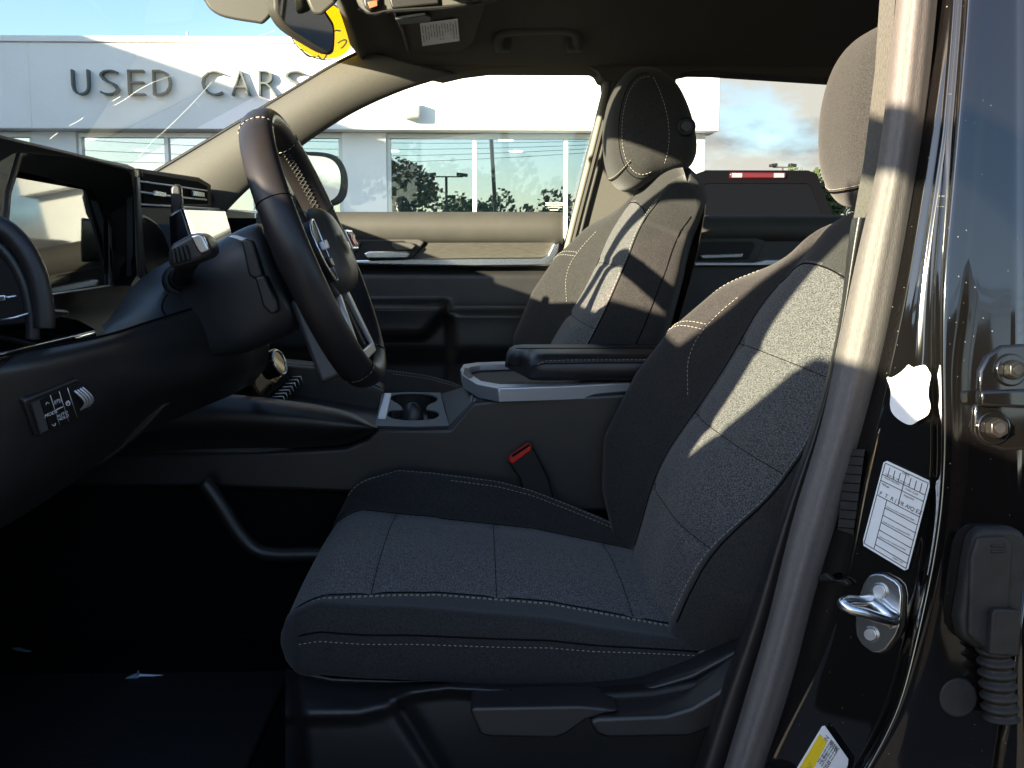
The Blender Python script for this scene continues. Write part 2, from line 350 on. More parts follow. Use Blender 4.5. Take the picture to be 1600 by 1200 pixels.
# sign letters
sg = thing('wall_sign', 'dark grey raised letters reading USED CARS on white fascia', 'sign', P(300, 140, YB-0.4))
def letter(ch, x0, x1):
    h = bz(119)-bz(157); O = Vector((bx(x0), YB-0.42, bz(157)))
    me = text('letter', ch, h/0.73, basis(Vector((0, 0, 0)), (1, 0, 0), (0, 0, 1)), M_letter, sg, ext=0.06, width=bx(x1)-bx(x0), bold=-0.012)
    xs = [v.co.x for v in me.data.vertices]; zs = [v.co.z for v in me.data.vertices]
    sc = h/(max(zs)-min(zs))
    for v in me.data.vertices:
        v.co.x = v.co.x-min(xs)+O.x; v.co.z = (v.co.z-min(zs))*sc+O.z; v.co.y += O.y
for ch, x0, x1 in [('U', 142, 168), ('S', 184, 212), ('E', 226, 250), ('D', 263, 290), ('C', 336, 366), ('A', 380, 408), ('R', 421, 448), ('S', 461, 490)]: letter(ch, x0, x1)
# small antenna on the roof edge
an = tube('roof_antenna', [(bx(306), YB, zt+0.1), (bx(306), YB, zt+0.24)], 0.02, M_alum); tag(an, 'tiny mast standing on the roof edge above the letters', 'antenna')

# neighbouring building left of the view: its roof edge shades the fascia
nb = thing('neighbour_building', 'long white building left of the dealership, outside the frame', 'building', (-20, 12, 0))
box('wall', (-24, 3.5, 0), (-15, 30, 7.15), M_wall, nb, 0.02)
box('roof', (-24.1, 3.4, 7.153), (-14.9, 30.1, 7.3), M_wall, nb, 0.02)

# ------------------------------------------------------------------ trees, poles
def tree(x, y, h, r, leaf, label, name='broadleaf_tree', n=2600, ls=0.22, trunk=0.3, group=None, low=0.35):
    rt = thing(name, label, 'tree', (x, y, 0), group)
    bm = bmesh.new(); add_tube(bm, [(x, y, 0), (x+0.1, y, h*0.3), (x-0.1, y+0.1, h*0.6), (x, y, h*0.85)], [trunk*0.6, trunk*0.45, trunk*0.3, 0.03], 8)
    cl = []
    for i in range(14):
        a = random.uniform(0, 6.28); rr = r*random.uniform(0.15, 0.75); z = h*random.uniform(low+0.1, 0.9)
        c = Vector((x+math.cos(a)*rr, y+math.sin(a)*rr, z)); cl.append((c, r*random.uniform(0.28, 0.5)))
        add_tube(bm, [(x, y, h*random.uniform(0.25, 0.5)), c], [trunk*0.18, 0.02], 5)
    from_bm('trunk', bm, M_bark, rt, smooth=True)
    bm = bmesh.new()
    for i in range(n):
        c, cr_ = random.choice(cl); d = Vector((random.gauss(0, 1), random.gauss(0, 1), random.gauss(0, 0.8))).normalized()*cr_*random.uniform(0.5, 1.1)**0.6
        p = c+d; q = Vector((random.gauss(0, 1), random.gauss(0, 1), random.gauss(0, 1))).normalized(); u = q.orthogonal().normalized()*ls*random.uniform(0.5, 1.2); v = q.cross(u)*0.7
        bm.faces.new([bm.verts.new(p+u), bm.verts.new(p+v), bm.verts.new(p-u), bm.verts.new(p-v)])
    from_bm('crown', bm, leaf, rt, recalc=False)
tree(8.75, 26, 3.0, 1.2, M_leaf, 'low green tree beyond the black pickup, right of its cab', n=6000, ls=0.07, low=0.0)
# across the street, seen reflected in the shop windows
TL = ['green bushy tree mirrored left of the utility pole in the shop window', 'green bushy tree mirrored right behind the utility pole in the shop window', 'tan bushy tree mirrored at the right end of the shop window', 'green tree across the street hidden by the seat, farthest right of its row', 'green tree mirrored in the window under the sign letters', 'tan tree mirrored in the far left shop window', 'tall tan tree mirrored in the window behind the steering wheel']
tree(-6.2, -38, 6.9, 3.2, M_leaf2, 'large browning tree across the street, biggest of the row', n=4200)
for i, (tx, ty, th, tl) in enumerate([(-1.5, -44, 4.6, M_leaf), (1.6, -42, 4.9, M_leaf), (5.2, -43, 4.8, M_leaf2), (8.5, -42, 4.4, M_leaf), (-24, -44, 5.6, M_leaf), (-30, -44, 4.6, M_leaf2), (-14, -44, 7.5, M_leaf2)]):
    tree(tx, ty, th, 2.6, tl, TL[i], n=1900, group='roadside trees across the street', low=0.05)
def lamp_post(x, y, h, label, sc=1.0):
    t = thing('lamp_post', label, 'lamp post', (x, y, 0), 'twin headed lot lamps')
    tube('pole', [(x, y, 0), (x, y, h)], 0.09*sc, M_bark, t)
    bm = bmesh.new(); add_box(bm, (x, y, h+0.03), (2.2*sc, 0.12, 0.08)); from_bm('arm', bm, M_bark, t)
    for s in (-1, 1):
        bm = bmesh.new(); add_box(bm, (x+s*1.05*sc, y, h+0.16), (0.75*sc, 0.5, 0.2), Matrix.Rotation(s*0.12, 3, 'Y')); from_bm('lamp_head', bm, M_plastic, t, bevel=0.03)
q = P(1223, 262, 70); lamp_post(q.x, 70, q.z, 'twin headed lot lamp standing beyond the pickup', .62)
lamp_post(-2.2, -33, 5.6, 'twin headed lot lamp behind the camera, mirrored in the shop window')
up_ = thing('utility_pole', 'tall wooden utility pole across the street behind the camera', 'utility pole', (0.9, -36, 0))
tube('pole', [(1.3, -36, 0), (0.7, -36, 10.5)], 0.14, M_bark, up_); bm = bmesh.new(); add_box(bm, (0.72, -36, 9.3), (2.2, 0.12, 0.12)); from_bm('crossarm', bm, M_bark, up_)
for k in range(5):
    z = 9.35-k*0.35; pts = [Vector((x, -36-0.1*k, z-1.1*(1-((x+3)/24-0.15)**2)*0.8+(x/40)*0.5*k)) for x in range(-30, 31, 3)]
    tube('wire', pts, 0.018, M_plastic_dk, up_, seg=5)

# ------------------------------------------------------------------ black pickup beyond the rear window
tk = thing('pickup_truck', 'black pickup truck parked beyond the car, red brake light above cab window', 'pickup truck', (3.25, 13, 0))
TX = 3.22; Y0 = 12.0
def trow(hw, z, y): return [(TX-hw, y, z), (TX+hw, y, z)]
ztop = P(1165, 266, Y0).z
cab = [(TX-0.98, 0.95), (TX-0.95, 1.22), (TX-0.70, ztop-0.04), (TX-0.60, ztop), (TX+0.60, ztop), (TX+0.70, ztop-0.04), (TX+0.95, 1.22), (TX+0.98, 0.95)]
# cab as frame around a real rear window
bm = bmesh.new()
outer = cab; inner = [(TX-0.80, 1.30), (TX-0.80, 1.32), (TX-0.62, ztop-0.17), (TX-0.58, ztop-0.15), (TX+0.58, ztop-0.15), (TX+0.62, ztop-0.17), (TX+0.80, 1.32), (TX+0.80, 1.30)]
for yy, flip in ((Y0, False),):
    A = [bm.verts.new((x, Y0 + (1.9-z)*-0.15, z)) for x, z in outer]; B = [bm.verts.new((x, Y0+(1.9-z)*-0.15, z)) for x, z in inner]
    for i in range(len(A)-1): bm.faces.new((A[i], A[i+1], B[i+1], B[i]))
    bm.faces.new((A[0], B[0], B[-1], A[-1]))
    C2 = [bm.verts.new((x, Y0+1.7, z)) for x, z in outer]
    for i in range(len(A)-1): bm.faces.new((A[i], C2[i], C2[i+1], A[i+1]))
cabo = from_bm('cab', bm, M_truck, tk); s = cabo.modifiers.new('s', 'SOLIDIFY'); s.thickness = 0.03; s.offset = -1
prism3('rear_window', [(x, Y0+(1.9-z)*-0.15+0.012, z) for x, z in [(TX-0.81, 1.29), (TX-0.63, ztop-0.155), (TX+0.63, ztop-0.155), (TX+0.81, 1.29)]], (0, 0.008, 0), mat('privacy_glass', (.006, .006, .007), .12, spec=.15), tk)
box('windscreen_surround', (TX-0.9, Y0+1.71, 0.9), (TX+0.9, Y0+1.76, 1.25), M_truck, tk)
for hx in (-0.38, 0.38): 
    box('headrest', (TX+hx-0.14, Y0+0.7, 1.35), (TX+hx+0.14, Y0+0.8, 1.62), M_plastic, tk, 0.04)
    box('seat_back', (TX+hx-0.25, Y0+0.7, 0.9), (TX+hx+0.25, Y0+0.85, 1.33), M_plastic, tk, 0.05)
bl = box('brake_light', (TX-0.33, Y0-0.035, ztop-0.095), (TX+0.33, Y0-0.001, ztop-0.025), M_brake, tk, 0.015)
for s_ in (-1, 1): box('cargo_lens', (TX+s_*0.245-0.06, Y0-0.042, ztop-0.085), (TX+s_*0.245+0.06, Y0-0.036, ztop-0.035), M_satin, bl)
box('hood', (TX-0.95, Y0+1.77, 0.35), (TX+0.95, Y0+3.3, 1.16), M_truck, tk, 0.08)
for s_ in (-1, 1): box('bed_side', (TX+s_*0.98-0.06, Y0-1.9, 0.45), (TX+s_*0.98+0.06, Y0-0.12, 1.20), M_truck, tk, 0.03)
tg = box('tailgate', (TX-0.91, Y0-1.96, 0.55), (TX+0.91, Y0-1.88, 1.17), M_truck, tk, 0.03)
box('tailgate_handle', (TX-0.12, Y0-1.975, 1.0), (TX+0.12, Y0-1.962, 1.07), M_plastic_dk, tg, 0.01)
box('tonneau_cover', (TX-0.9, Y0-1.86, 1.165), (TX+0.9, Y0-0.1, 1.20), M_plastic_dk, tk, 0.01)
box('bumper', (TX-1.0, Y0-2.12, 0.42), (TX+1.0, Y0-1.98, 0.54), M_chrome, tk, 0.03)
for s_ in (-1, 1):
    box('tail_lamp', (TX+s_*0.98-0.05, Y0-1.985, 0.7), (TX+s_*0.98+0.05, Y0-1.905, 1.15), M_brake, tk, 0.02)
    for wy in (Y0-1.1, Y0+2.4):
        bm = bmesh.new(); disc(bm, (TX+s_*0.98, wy, 0.38), (s_, 0, 0), 0.38, 0.08, 28)
        w = from_bm('wheel', bm, M_rubber, tk, bevel=0.02); bm = bmesh.new(); disc(bm, (TX+s_*1.055, wy, 0.38), (s_, 0, 0), 0.24, 0.02, 20); from_bm('rim', bm, M_alum, w)
    bm = bmesh.new(); add_box(bm, (TX+s_*1.16, Y0+1.45, 1.28), (0.2, 0.08, 0.26)); from_bm('side_mirror', bm, M_truck, tk, bevel=0.03)

# ================================================================== THE CAR: BODY SHELL
car = thing('black_suv', 'black car body around the cabin: dark headliner, grey pillar trims, windows, carpet', 'car', (0.3, 1.8, 0))
# headliner (x rows, y profile)
prof = [(1.00, 1.525), (1.06, 1.555), (1.2, 1.585), (1.5, 1.615), (1.8, 1.625), (2.1, 1.612), (2.3, 1.59), (2.42, 1.565), (2.50, 1.535), (2.56, 1.505), (2.60, 1.478)]
pc = catmull([(0, a, b) for a, b in prof], 4)
xs = [-0.285, -0.27, -0.24, -0.15, 0, 0.2, 0.5, 0.9, 1.4, 1.9, 2.3]
zo = tab([(-0.285, -0.055), (-0.27, -0.035), (-0.24, -0.02), (-0.1, 0.0), (0.9, 0.01), (1.4, 0), (2.3, -0.06)])
loft('headliner', [[(x, p.y, p.z+zo(x)*(1 if p.y < 2.45 else max(0.0, (2.6-p.y)/0.15))) for p in pc] for x in xs], M_head, car, solid=0.03)
# roof side header above the passenger windows
prism('side_header', [(560, 78), (596, 100), (690, 121), (722, 113.5), (765, 108), (800, 106.5), (850, 104.5), (900, 103), (922, 106), (934, 113), (940, 124), (1053, 140), (1057, 124), (1066, 115), (1085, 111), (1120, 111.5), (1300, 123), (1600, 142), (1600, 30), (580, 30)], 2.565, 2.66, M_head, car, 0.004)
# passenger A pillar trim, cut from a bent sheet so it is rounded
rowsA = []
for t, ux, uy, lx, ly in [(0, 150, 325, 290, 390), (0.15, 215, 288, 345, 340), (0.3, 262, 261, 388, 296), (0.45, 330, 220.5, 440, 252), (0.6, 400, 178.5, 500, 207), (0.75, 460, 142, 565, 168), (0.88, 520, 106, 640, 136), (1.0, 572, 80, 712, 115)]:
    r = []
    for k in range(9):
        w = k/8; yy = 2.535-0.028*math.sin(math.pi*w)**0.8+0.02*(w-0.5)
        r.append(P(lerp(ux, lx, w), lerp(uy, ly, w), yy))
    rowsA.append(r)
loft('pillar_trim', [catmull([rowsA[i][k] for i in range(8)], 5) for k in range(9)], M_trim, car, solid=0.02, sub=1)
tube('windshield_seal', catmull([rowsA[i][0]+Vector((-0.004, 0.0, 0.003)) for i in range(8)], 5), 0.005, M_plastic_dk, car)
# passenger B pillar
prism('pillar_trim', [(940, 112), (1053, 118), (1050, 160), (1056, 335), (1060, 640), (800, 640), (838, 520), (868, 437), (892, 352), (914, 262), (934, 180), (944, 140)], 2.60, 2.67, M_trim, car, 0.006)
tube('door_weatherseal', [P(948, 128, 2.575), P(938, 180, 2.575), P(921, 250, 2.575), P(899, 335, 2.575), P(873, 437, 2.575), P(845, 520, 2.575), P(800, 640, 2.575)], 0.0075, mat('pale_seal', (0.20, 0.19, 0.155), 0.6), car, smoothn=4)
tube('door_weatherseal', [P(962, 120, 2.59), P(952, 180, 2.59), P(936, 250, 2.59), P(914, 335, 2.59), P(888, 437, 2.59), P(860, 520, 2.59)], 0.005, M_trim, car, smoothn=4)
# driver side frame members (out of frame, they shade the cabin)
tube('roof_rail', [(-0.32, 1.03, 1.50), (0.1, 1.0, 1.55), (0.6, 0.98, 1.56), (1.4, 1.0, 1.54), (2.2, 1.05, 1.46)], 0.035, M_paint, car, smoothn=5)
tube('front_pillar', [(-1.34, 0.98, 1.10), (-0.90, 1.0, 1.39), (-0.6, 1.02, 1.49), (-0.32, 1.03, 1.535)], 0.026, M_paint, car, smoothn=5)  # bowed upward and thinned to let sun reach the passenger seat
box('side_sill', (-1.0, 0.90, 0.28), (0.5, 1.06, 0.44), M_paint, car, 0.03)
box('floor_carpet', (-1.3, 1.0, 0.30), (2.4, 2.62, 0.36), M_carpet, car)
box('firewall', (-1.35, 0.95, 0.3), (-1.15, 2.66, 1.08), M_carpet, car)
box('kick_panel', (-1.15, 0.96, 0.36), (-0.55, 1.0, 0.95), M_plastic_dk, car, 0.01)
box('far_kick_panel', (-1.35, 2.60, 0.3), (-.55, 2.66, 1.12), M_carpet, car)
box('cargo_wall', (2.25, 0.98, 0.3), (2.35, 2.66, 1.15), M_carpet, car)
# windshield and its dried water trails
def wsp(y, t):  # t: 0 bottom, 1 top
    return Vector((lerp(-1.12, -0.29, t), y, lerp(1.10, 1.535, t)+0.05*math.sin(math.pi*(y-0.95)/1.7)))
ws = loft('windshield', [[wsp(lerp(1.0, 2.57, i/12), t) for i in range(13)] for t in [0, .25, .5, .75, 1]], G_wind, car)
def onws(px, py):
    p0 = wsp(1.9, 0.5); n = Vector((-0.435, 0, 0.83)).normalized(); q = PP(px, py, p0+Vector((0, 0, -0.002)), n); return q
rt = []
for pl in [[(368, 66), (376, 60), (402, 56), (430, 47)], [(330, 128), (310, 152), (285, 178), (262, 200), (238, 222), (215, 247)], [(270, 118), (240, 128), (215, 142), (196, 154), (178, 164)], [(130, 184), (122, 190), (108, 197)], [(90, 208), (78, 217)], [(188, 150), (176, 158)]]:
    bm = bmesh.new(); add_tube(bm, catmull([onws(*q)+Vector((0, 0, random.uniform(-.001, .001))) for q in pl], 3), 0.00032, 4)
    from_bm('water_trail', bm, M_drop, car)
# front passenger window glass, quarter glass behind
prism('window_glass', [(300, 345), (430, 262), (500, 200), (560, 166), (640, 132), (720, 111), (800, 104), (900, 101), (930, 105), (944, 125), (938, 160), (884, 345)], 2.64, 2.645, G_side, car)
prism('window_glass', [(1045, 345), (1045, 130), (1062, 108), (1300, 118), (1600, 136), (1600, 345)], 2.655, 2.66, G_rear, car)
for i, (yy, w) in enumerate([(317, 34), (320.5, 34), (324, 26), (328, 20)]):
    a = P(852+ (34-w)*0.5, yy, 2.638); b = P(852+w, yy, 2.638); bm = bmesh.new(); add_tube(bm, [a, b], 0.0012, 4); from_bm('glass_marking', bm, M_white, car)
# rear seat bench (mostly hidden)
bs = box('rear_seat', (1.15, 1.15, 0.36), (1.7, 2.5, 0.66), M_cloth, car, 0.05)
box('rear_seat_back', (1.72, 1.15, 0.5), (1.9, 2.5, 1.12), M_cloth, car, 0.05)

# ------------------------------------------------------------------ passenger front door
dr = thing('passenger_door', 'inner side of far front door with silver lever, chrome strip and armrest', 'car door', P(700, 500, 2.62))
def dpanel(Yc, rows, name, m_, parent, **k): return loft(name, rows, m_, parent, **k)
# upper pad: rounded roll
r = []
for yy, Y in [(331, 2.63), (334, 2.612), (340, 2.600), (352, 2.592), (366, 2.596), (376, 2.606), (381, 2.625)]:
    r.append([P(x, yy+(1.2 if x > 868 else 0), Y+(0.004 if x > 872 else 0)) for x in (400, 480, 540, 600, 660, 720, 780, 840, 868, 876, 880)])
loft('upper_pad', r, M_pad, dr, sub=2)
# lower panel as a relief
def drY(x, y):
    Y = 2.655
    Y -= 0.018*sm((y-416)/14)*(1-sm((y-470)/40)*0.3)
    ax = sm((x-480)/30)*(1-sm((x-(690 if y < 487 else 690-(y-487)*0.95))/14))
    Y -= 0.055*ax*sm((y-468)/10)*(1-sm((y-520)/10))
    Y -= 0.028*sm((x-694)/20)*sm((y-484)/8)
    Y += 0.03*sm((y-540)/30)
    return Y
rows = [[P(x, y, drY(x, y)) for x in range(420, 885, 6)] for y in list(range(372, 640, 5))]
def dtrim(row):
    return row
loft('lower_panel', rows, M_plastic, dr, matfn=None)
stitch('stitching', [P(x, 485, drY(x, 478)-0.004) for x in range(590, 690, 6)], M_thread, dr, r=0.0005)
prism('wood_trim', [(668, 379), (868, 377.5), (868, 379), (857, 402), (640, 405), (648, 398)], 2.618, 2.66, mat('dark_grained_trim', (0.045, 0.042, 0.034), 0.45, var=0.5, vscale=60, stretch=(0.6, 1, 14)), dr, 0.002)
ct = [(540, 406), (640, 404), (745, 402.5), (845, 402), (856, 398), (865, 379), (874, 379), (872, 392), (865, 410), (856, 415.5), (745, 416.5), (640, 415), (540, 413)]
prism('chrome_strip', ct, 2.603, 2.655, M_chrome, dr, 0.004, 3)
hb = prism('handle_bezel', [(536, 372), (652, 370), (664, 378), (640, 410), (632, 413), (545, 413), (530, 395)], 2.606, 2.66, M_pad, dr, 0.005)
prism('handle_recess', [(549, 377), (630, 376), (636, 380), (640, 392), (622, 406), (556, 407), (545, 392)], 2.6035, 2.6055, M_plastic_dk, hb, 0.001)
prism('window_switch', [(552, 378), (566, 378), (556, 394), (547, 394)], 2.596, 2.603, M_plastic, hb, 0.002)
prism('door_lever', [(568, 396), (576, 392.5), (636, 392.5), (641, 397), (637, 403.5), (572, 404)], 2.578, 2.600, M_chrome, hb, 0.003)
prism('lever_frame', [(612, 379), (642, 379), (650, 384), (643, 391), (620, 391), (612, 386)], 2.590, 2.602, M_pad, hb, 0.003)
# rear passenger door
rd = thing('rear_passenger_door', 'inner side of the far rear door seen between the seats', 'car door', P(1180, 400, 2.63))
r = []
for yy, Y in [(336, 2.64), (339, 2.622), (348, 2.610), (360, 2.606), (371, 2.612), (377, 2.63)]:
    r.append([P(x, yy, Y) for x in (1040, 1060, 1120, 1200, 1300, 1400, 1500)])
loft('upper_pad', r, M_pad, rd, sub=2)
prism('lower_panel', [(1040, 374), (1500, 374), (1500, 700), (1040, 700)], 2.635, 2.66, M_plastic, rd, 0.002)
hb = prism('handle_bezel', [(1082, 372), (1182, 371), (1196, 376), (1182, 408), (1170, 413), (1080, 413)], 2.612, 2.64, M_pad, rd, 0.004)
prism('handle_recess', [(1096, 378), (1176, 378), (1180, 383), (1168, 405), (1090, 406)], 2.609, 2.6115, M_plastic_dk, hb, 0.001)
prism('door_lever', [(1094, 399), (1104, 397), (1162, 395), (1160, 403), (1098, 405)], 2.585, 2.606, M_chrome, hb, 0.003)
prism('chrome_strip', [(1086, 410), (1180, 410), (1196, 406), (1300, 404), (1300, 409), (1190, 415), (1086, 415)], 2.600, 2.634, M_satin, rd, 0.002)

# ------------------------------------------------------------------ outside mirror on the passenger side
om = thing('door_mirror', 'black outside mirror beyond the passenger window, lit glass', 'mirror', P(505, 320, 2.85))
mN = Vector((.86, -.50, -.03)).normalized(); mP = P(505, 280, 2.84)
oc = [PP(x, y, mP, mN) for x, y in [(468, 240), (485, 237), (515, 239), (533, 247), (544, 268), (546, 292), (541, 312), (525, 322), (490, 323), (468, 322)]]
prism3('housing', catmull(oc, 4, True), -mN*.10, M_plastic_dk, om, 0.012)
gl = [PP(x, y, mP+mN*.002, mN) for x, y in [(468, 246), (484, 243.5), (508, 246), (522, 254), (530, 270), (530, 292), (524, 307), (508, 316), (484, 318), (468, 316)]]
gm = prism3('mirror_glass', catmull(gl, 4, True), mN*.003, M_mirror, om)
prism3('arm', [P(430, 322, 2.80), P(500, 316, 2.80), P(500, 336, 2.80), P(430, 336, 2.80)], (0, 0.05, 0), M_plastic_dk, om, 0.005)

# ------------------------------------------------------------------ ceiling fittings
def PZ(px, py, z):
    d = ray(px, py); return CAM+d*((z-CAM.z)/d.z)
vs = thing('sun_visor', 'grey cloth sun visor folded against headliner with white printed label', 'sun visor', PZ(680, 50, 1.54))
vp = [(612, 16), (628, 45), (637, 78), (650, 84), (668, 87), (690, 88), (716, 82), (737, 70), (746, 45), (752, -6), (640, -6)]
def vz(px, py): return 1.500+0.00034*(88-py)
prism3('visor_panel', catmull([PZ(x, y, vz(x, y)) for x, y in vp], 3, True), (0, 0, 0.016), M_head, vs, 0.006)
tube('visor_edge', [PZ(x, y, vz(x, y)-0.002) for x, y in [(617, 22), (628, 45), (633, 62), (637, 78)]], 0.0035, M_trim, vs)
prism3('visor_clip', [PZ(x, y, 1.519) for x, y in [(617, 25), (665, 18), (674, 22), (672, 28), (625, 33)]], (0, 0, -0.008), M_plastic, vs, 0.002)
lp = [(656, 37), (715, 29.5), (718, 64), (660, 72)]
lb = prism3('printed_label', [PZ(x, y, vz(x, y)-0.0015) for x, y in lp], (0, 0, 0.001), M_white, vs)
bm = bmesh.new()
for k in range(13):
    u = 0.06+0.88*k/12; v0 = 0.12; v1 = 0.9-0.25*random.random() if k not in (8, 9) else 0.55
    A = Vector(lp[0]).lerp(Vector(lp[1]), u); B = Vector(lp[3]).lerp(Vector(lp[2]), u)
    a = A.lerp(B, v0); b = A.lerp(B, v1)
    seg = 9
    for j in range(seg):
        if random.random() < 0.15: continue
        c = a.lerp(b, j/seg); d = a.lerp(b, (j+0.7)/seg)
        p = PZ(c.x, c.y, vz(c.x, c.y)-0.0022); q = PZ(d.x, d.y, vz(d.x, d.y)-0.0022); add_tube(bm, [p, q], 0.00075, 4)
from_bm('label_print', bm, M_ink, lb)
gh = thing('grab_handle', 'grey fold-down grab handle on the headliner above passenger window', 'grab handle', P(840, 60, 2.45))
tube('grip', [P(782, 76, 2.485), P(779, 62, 2.465), P(786, 52, 2.455), P(806, 48, 2.45), P(840, 46.5, 2.45), P(874, 46, 2.45), P(893, 49, 2.455), P(901, 58, 2.465), P(901, 74, 2.485)], 0.0135, M_trim, gh, smoothn=5, squash=(1, 0.8))
for x0 in (782, 894): prism('end_cap', [(x0-12, 56), (x0+18, 56), (x0+16, 79), (x0-8, 80)], 2.475, 2.50, M_trim, gh, 0.005)
oh = thing('overhead_console', 'grey overhead console with buttons at top edge of the frame', 'overhead console', P(660, 5, 1.75))
prism('housing', [(545, -40), (556, 2), (562, 17), (571, 25), (583, 27), (610, 22), (690, 17), (757, 9), (778, 2), (800, -14), (800, -60)], 1.90, 2.05, M_trim, oh, 0.010, dz=.06)
tube('trim_rib', [P(x, y, 1.893) for x, y in [(560, 14), (571, 20), (586, 21), (612, 16), (690, 11), (752, 4)]], 0.0022, M_plastic, oh, smoothn=3)
prism('control_panel', [(566, -12), (592, -14), (594, 12), (577, 17), (569, 10)], 1.890, 1.902, M_plastic, oh, 0.003)
prism('sos_button', [(574, 3), (589, 0), (590, 9), (578, 13)], 1.884, 1.89, mat('amber_button', (0.45, 0.12, 0.05), 0.4), oh, 0.001)
prism('map_light', [(606, -10), (684, -16), (686, 6), (612, 13)], 1.892, 1.902, M_plastic, oh, 0.003)
im = thing('interior_mirror', 'rear-view mirror hanging from the windshield, glass facing the driver', 'mirror', P(475, 40, 1.72))
mo = [(433, -14), (428, 6), (431, 24), (447, 47), (485, 72), (510, 85), (520, 84), (524, 74), (524, 42), (515, 24), (493, -6), (480, -20)]
M_mh = mat('mirror_housing', (.035, .033, .028), .5, bump=.3, bscale=900, bdist=.0004)
iN = Vector((.50, -.84, -.20)).normalized(); iP = P(478, 35, 1.72)
prism3('housing', catmull([PP(x, y, iP, iN) for x, y in mo], 4, True), -iN*.035, M_mh, im, .006)
mi = [(438, -10), (434, 8), (437, 22), (452, 43), (486, 66), (509, 79), (516, 78), (519, 70), (519, 44), (510, 27), (490, -4), (480, -14)]
prism3('mirror_glass', catmull([PP(x, y, iP+iN*.001, iN) for x, y in mi], 4, True), iN*.002, mat('mirror_dark', (0.42, 0.44, 0.42), 0.03, metal=1.0), im)
prism('sensor_cover', [(300, -30), (318, 2), (330, 18), (352, 29), (398, 37), (412, 37), (428, 18), (440, -6), (440, -40)], 1.74, 1.84, M_mh, im, 0.014, smoothn=3, dz=.04)
tube('stem', [P(408, 16, 1.80), P(440, 18, 1.76)], 0.006, M_plastic_dk, im)
prism('stalk_cover', [(478, -20), (478, 2), (486, 21), (493, 25), (503, 25), (523, 8), (535, -10), (535, -30)], 1.68, 1.70, M_mh, im, 0.006, dz=.012)

dv = thing('sun_visor', 'unseen driver sun visor added to shade the passenger head restraint, outside the frame', 'sun visor', (-.36, 1.3, 1.52))  # unseen plate added to keep sun off the passenger head restraint
prism3('visor_panel', [(-.44, 1.12, 1.492), (-.44, 1.53, 1.502), (-.26, 1.53, 1.565), (-.26, 1.12, 1.55)], (0, 0, .014), M_head, dv, .005)

# round yellow sticker on the windshield
ys = thing('window_sticker', 'round yellow sticker with green squiggles stuck on the windshield', 'sticker', onws(502, 50))
def ell(cx, cy, rx, ry, rot, n=40):
    o = []
    for i in range(n):
        a = 2*math.pi*i/n; x = rx*math.cos(a); y = ry*math.sin(a); o.append((cx+x*math.cos(rot)-y*math.sin(rot), cy+x*math.sin(rot)+y*math.cos(rot)))
    return o
nW = Vector((-0.435, 0, 0.83)).normalized()
bm = bmesh.new(); add_tube(bm, [onws(x, y)-nW*.0012 for x, y in ell(503, 47, 53, 44, 0.45)], .0017, 5, closed=True); from_bm('rim_line', bm, M_green, ys)
prism3('face', [onws(x, y)-nW*0.0012 for x, y in ell(503, 47, 51.5, 42.5, 0.45)], nW*0.0004, M_ysheet, ys)
for pl in [[(520, 50), (524, 46), (531, 47)], [(527, 66), (536, 61), (541, 63), (536, 71), (532, 74)], [(496, 86), (504, 92), (511, 82)], [(470, 76), (480, 86), (492, 88)]]:
    tube('squiggle', [onws(*q)-nW*0.002 for q in pl], 0.0022, M_green, ys, smoothn=4, seg=6)

# ================================================================== SEATS
def bell(x, c, w): return math.exp(-((x-c)/w)**2)
class Surf:
    def __init__(s, rows, hs): s.rows = rows; s.hs = hs
    def at(s, h, jf):
        hs = s.hs; h = max(hs[0], min(hs[-1]-1e-6, h)); i = 0
        while i < len(hs)-2 and hs[i+1] < h: i += 1
        t = (h-hs[i])/(hs[i+1]-hs[i]); n = len(s.rows[0]); j = int(math.floor(jf)) % n; u = jf-math.floor(jf); j2 = (j+1) % n
        A = s.rows[i][j].lerp(s.rows[i][j2], u); B = s.rows[i+1][j].lerp(s.rows[i+1][j2], u)
        p = A.lerp(B, t); nn = (B-A).cross(s.rows[i][j2]-s.rows[i][j])
        return p, (nn.normalized() if nn.length > 1e-9 else Vector((0, 0, 0)))
    def path(s, pts, off=0.0012, n=10):
        q = catmull([(h, j, 0) for h, j in pts], n); out = []
        for v in q:
            p, nn = s.at(v.x, v.y); out.append(p+nn*off*s.sg)
        return out
def pillow(name, prof, Y0, Y1, m_, parent, e=3.2, n=26, closed=True, bulge=0.0):
    """a rounded cushion: the side profile (x,z) shrinks towards both ends in Y"""
    pr_ = catmull([(a, 0, b) for a, b in prof], 7, True); cx = sum(p.x for p in pr_)/len(pr_); cz = sum(p.z for p in pr_)/len(pr_)
    rows = []; ts = []
    for i in range(n+1):
        th = -math.pi/2+math.pi*i/n; s_ = math.copysign(abs(math.sin(th))**0.75, math.sin(th)); k = (max(0.0, 1-abs(s_)**e))**(1/e)
        k = max(k, 0.02); ts.append(s_)
        y = (Y0+Y1)/2+(Y1-Y0)/2*s_
        rows.append([Vector((cx+(p.x-cx)*k, y, cz+(p.z-cz)*k)) for p in pr_])
    o = loft(name, rows, m_, parent, closed_u=True, cap=True)
    return o, rows, ts

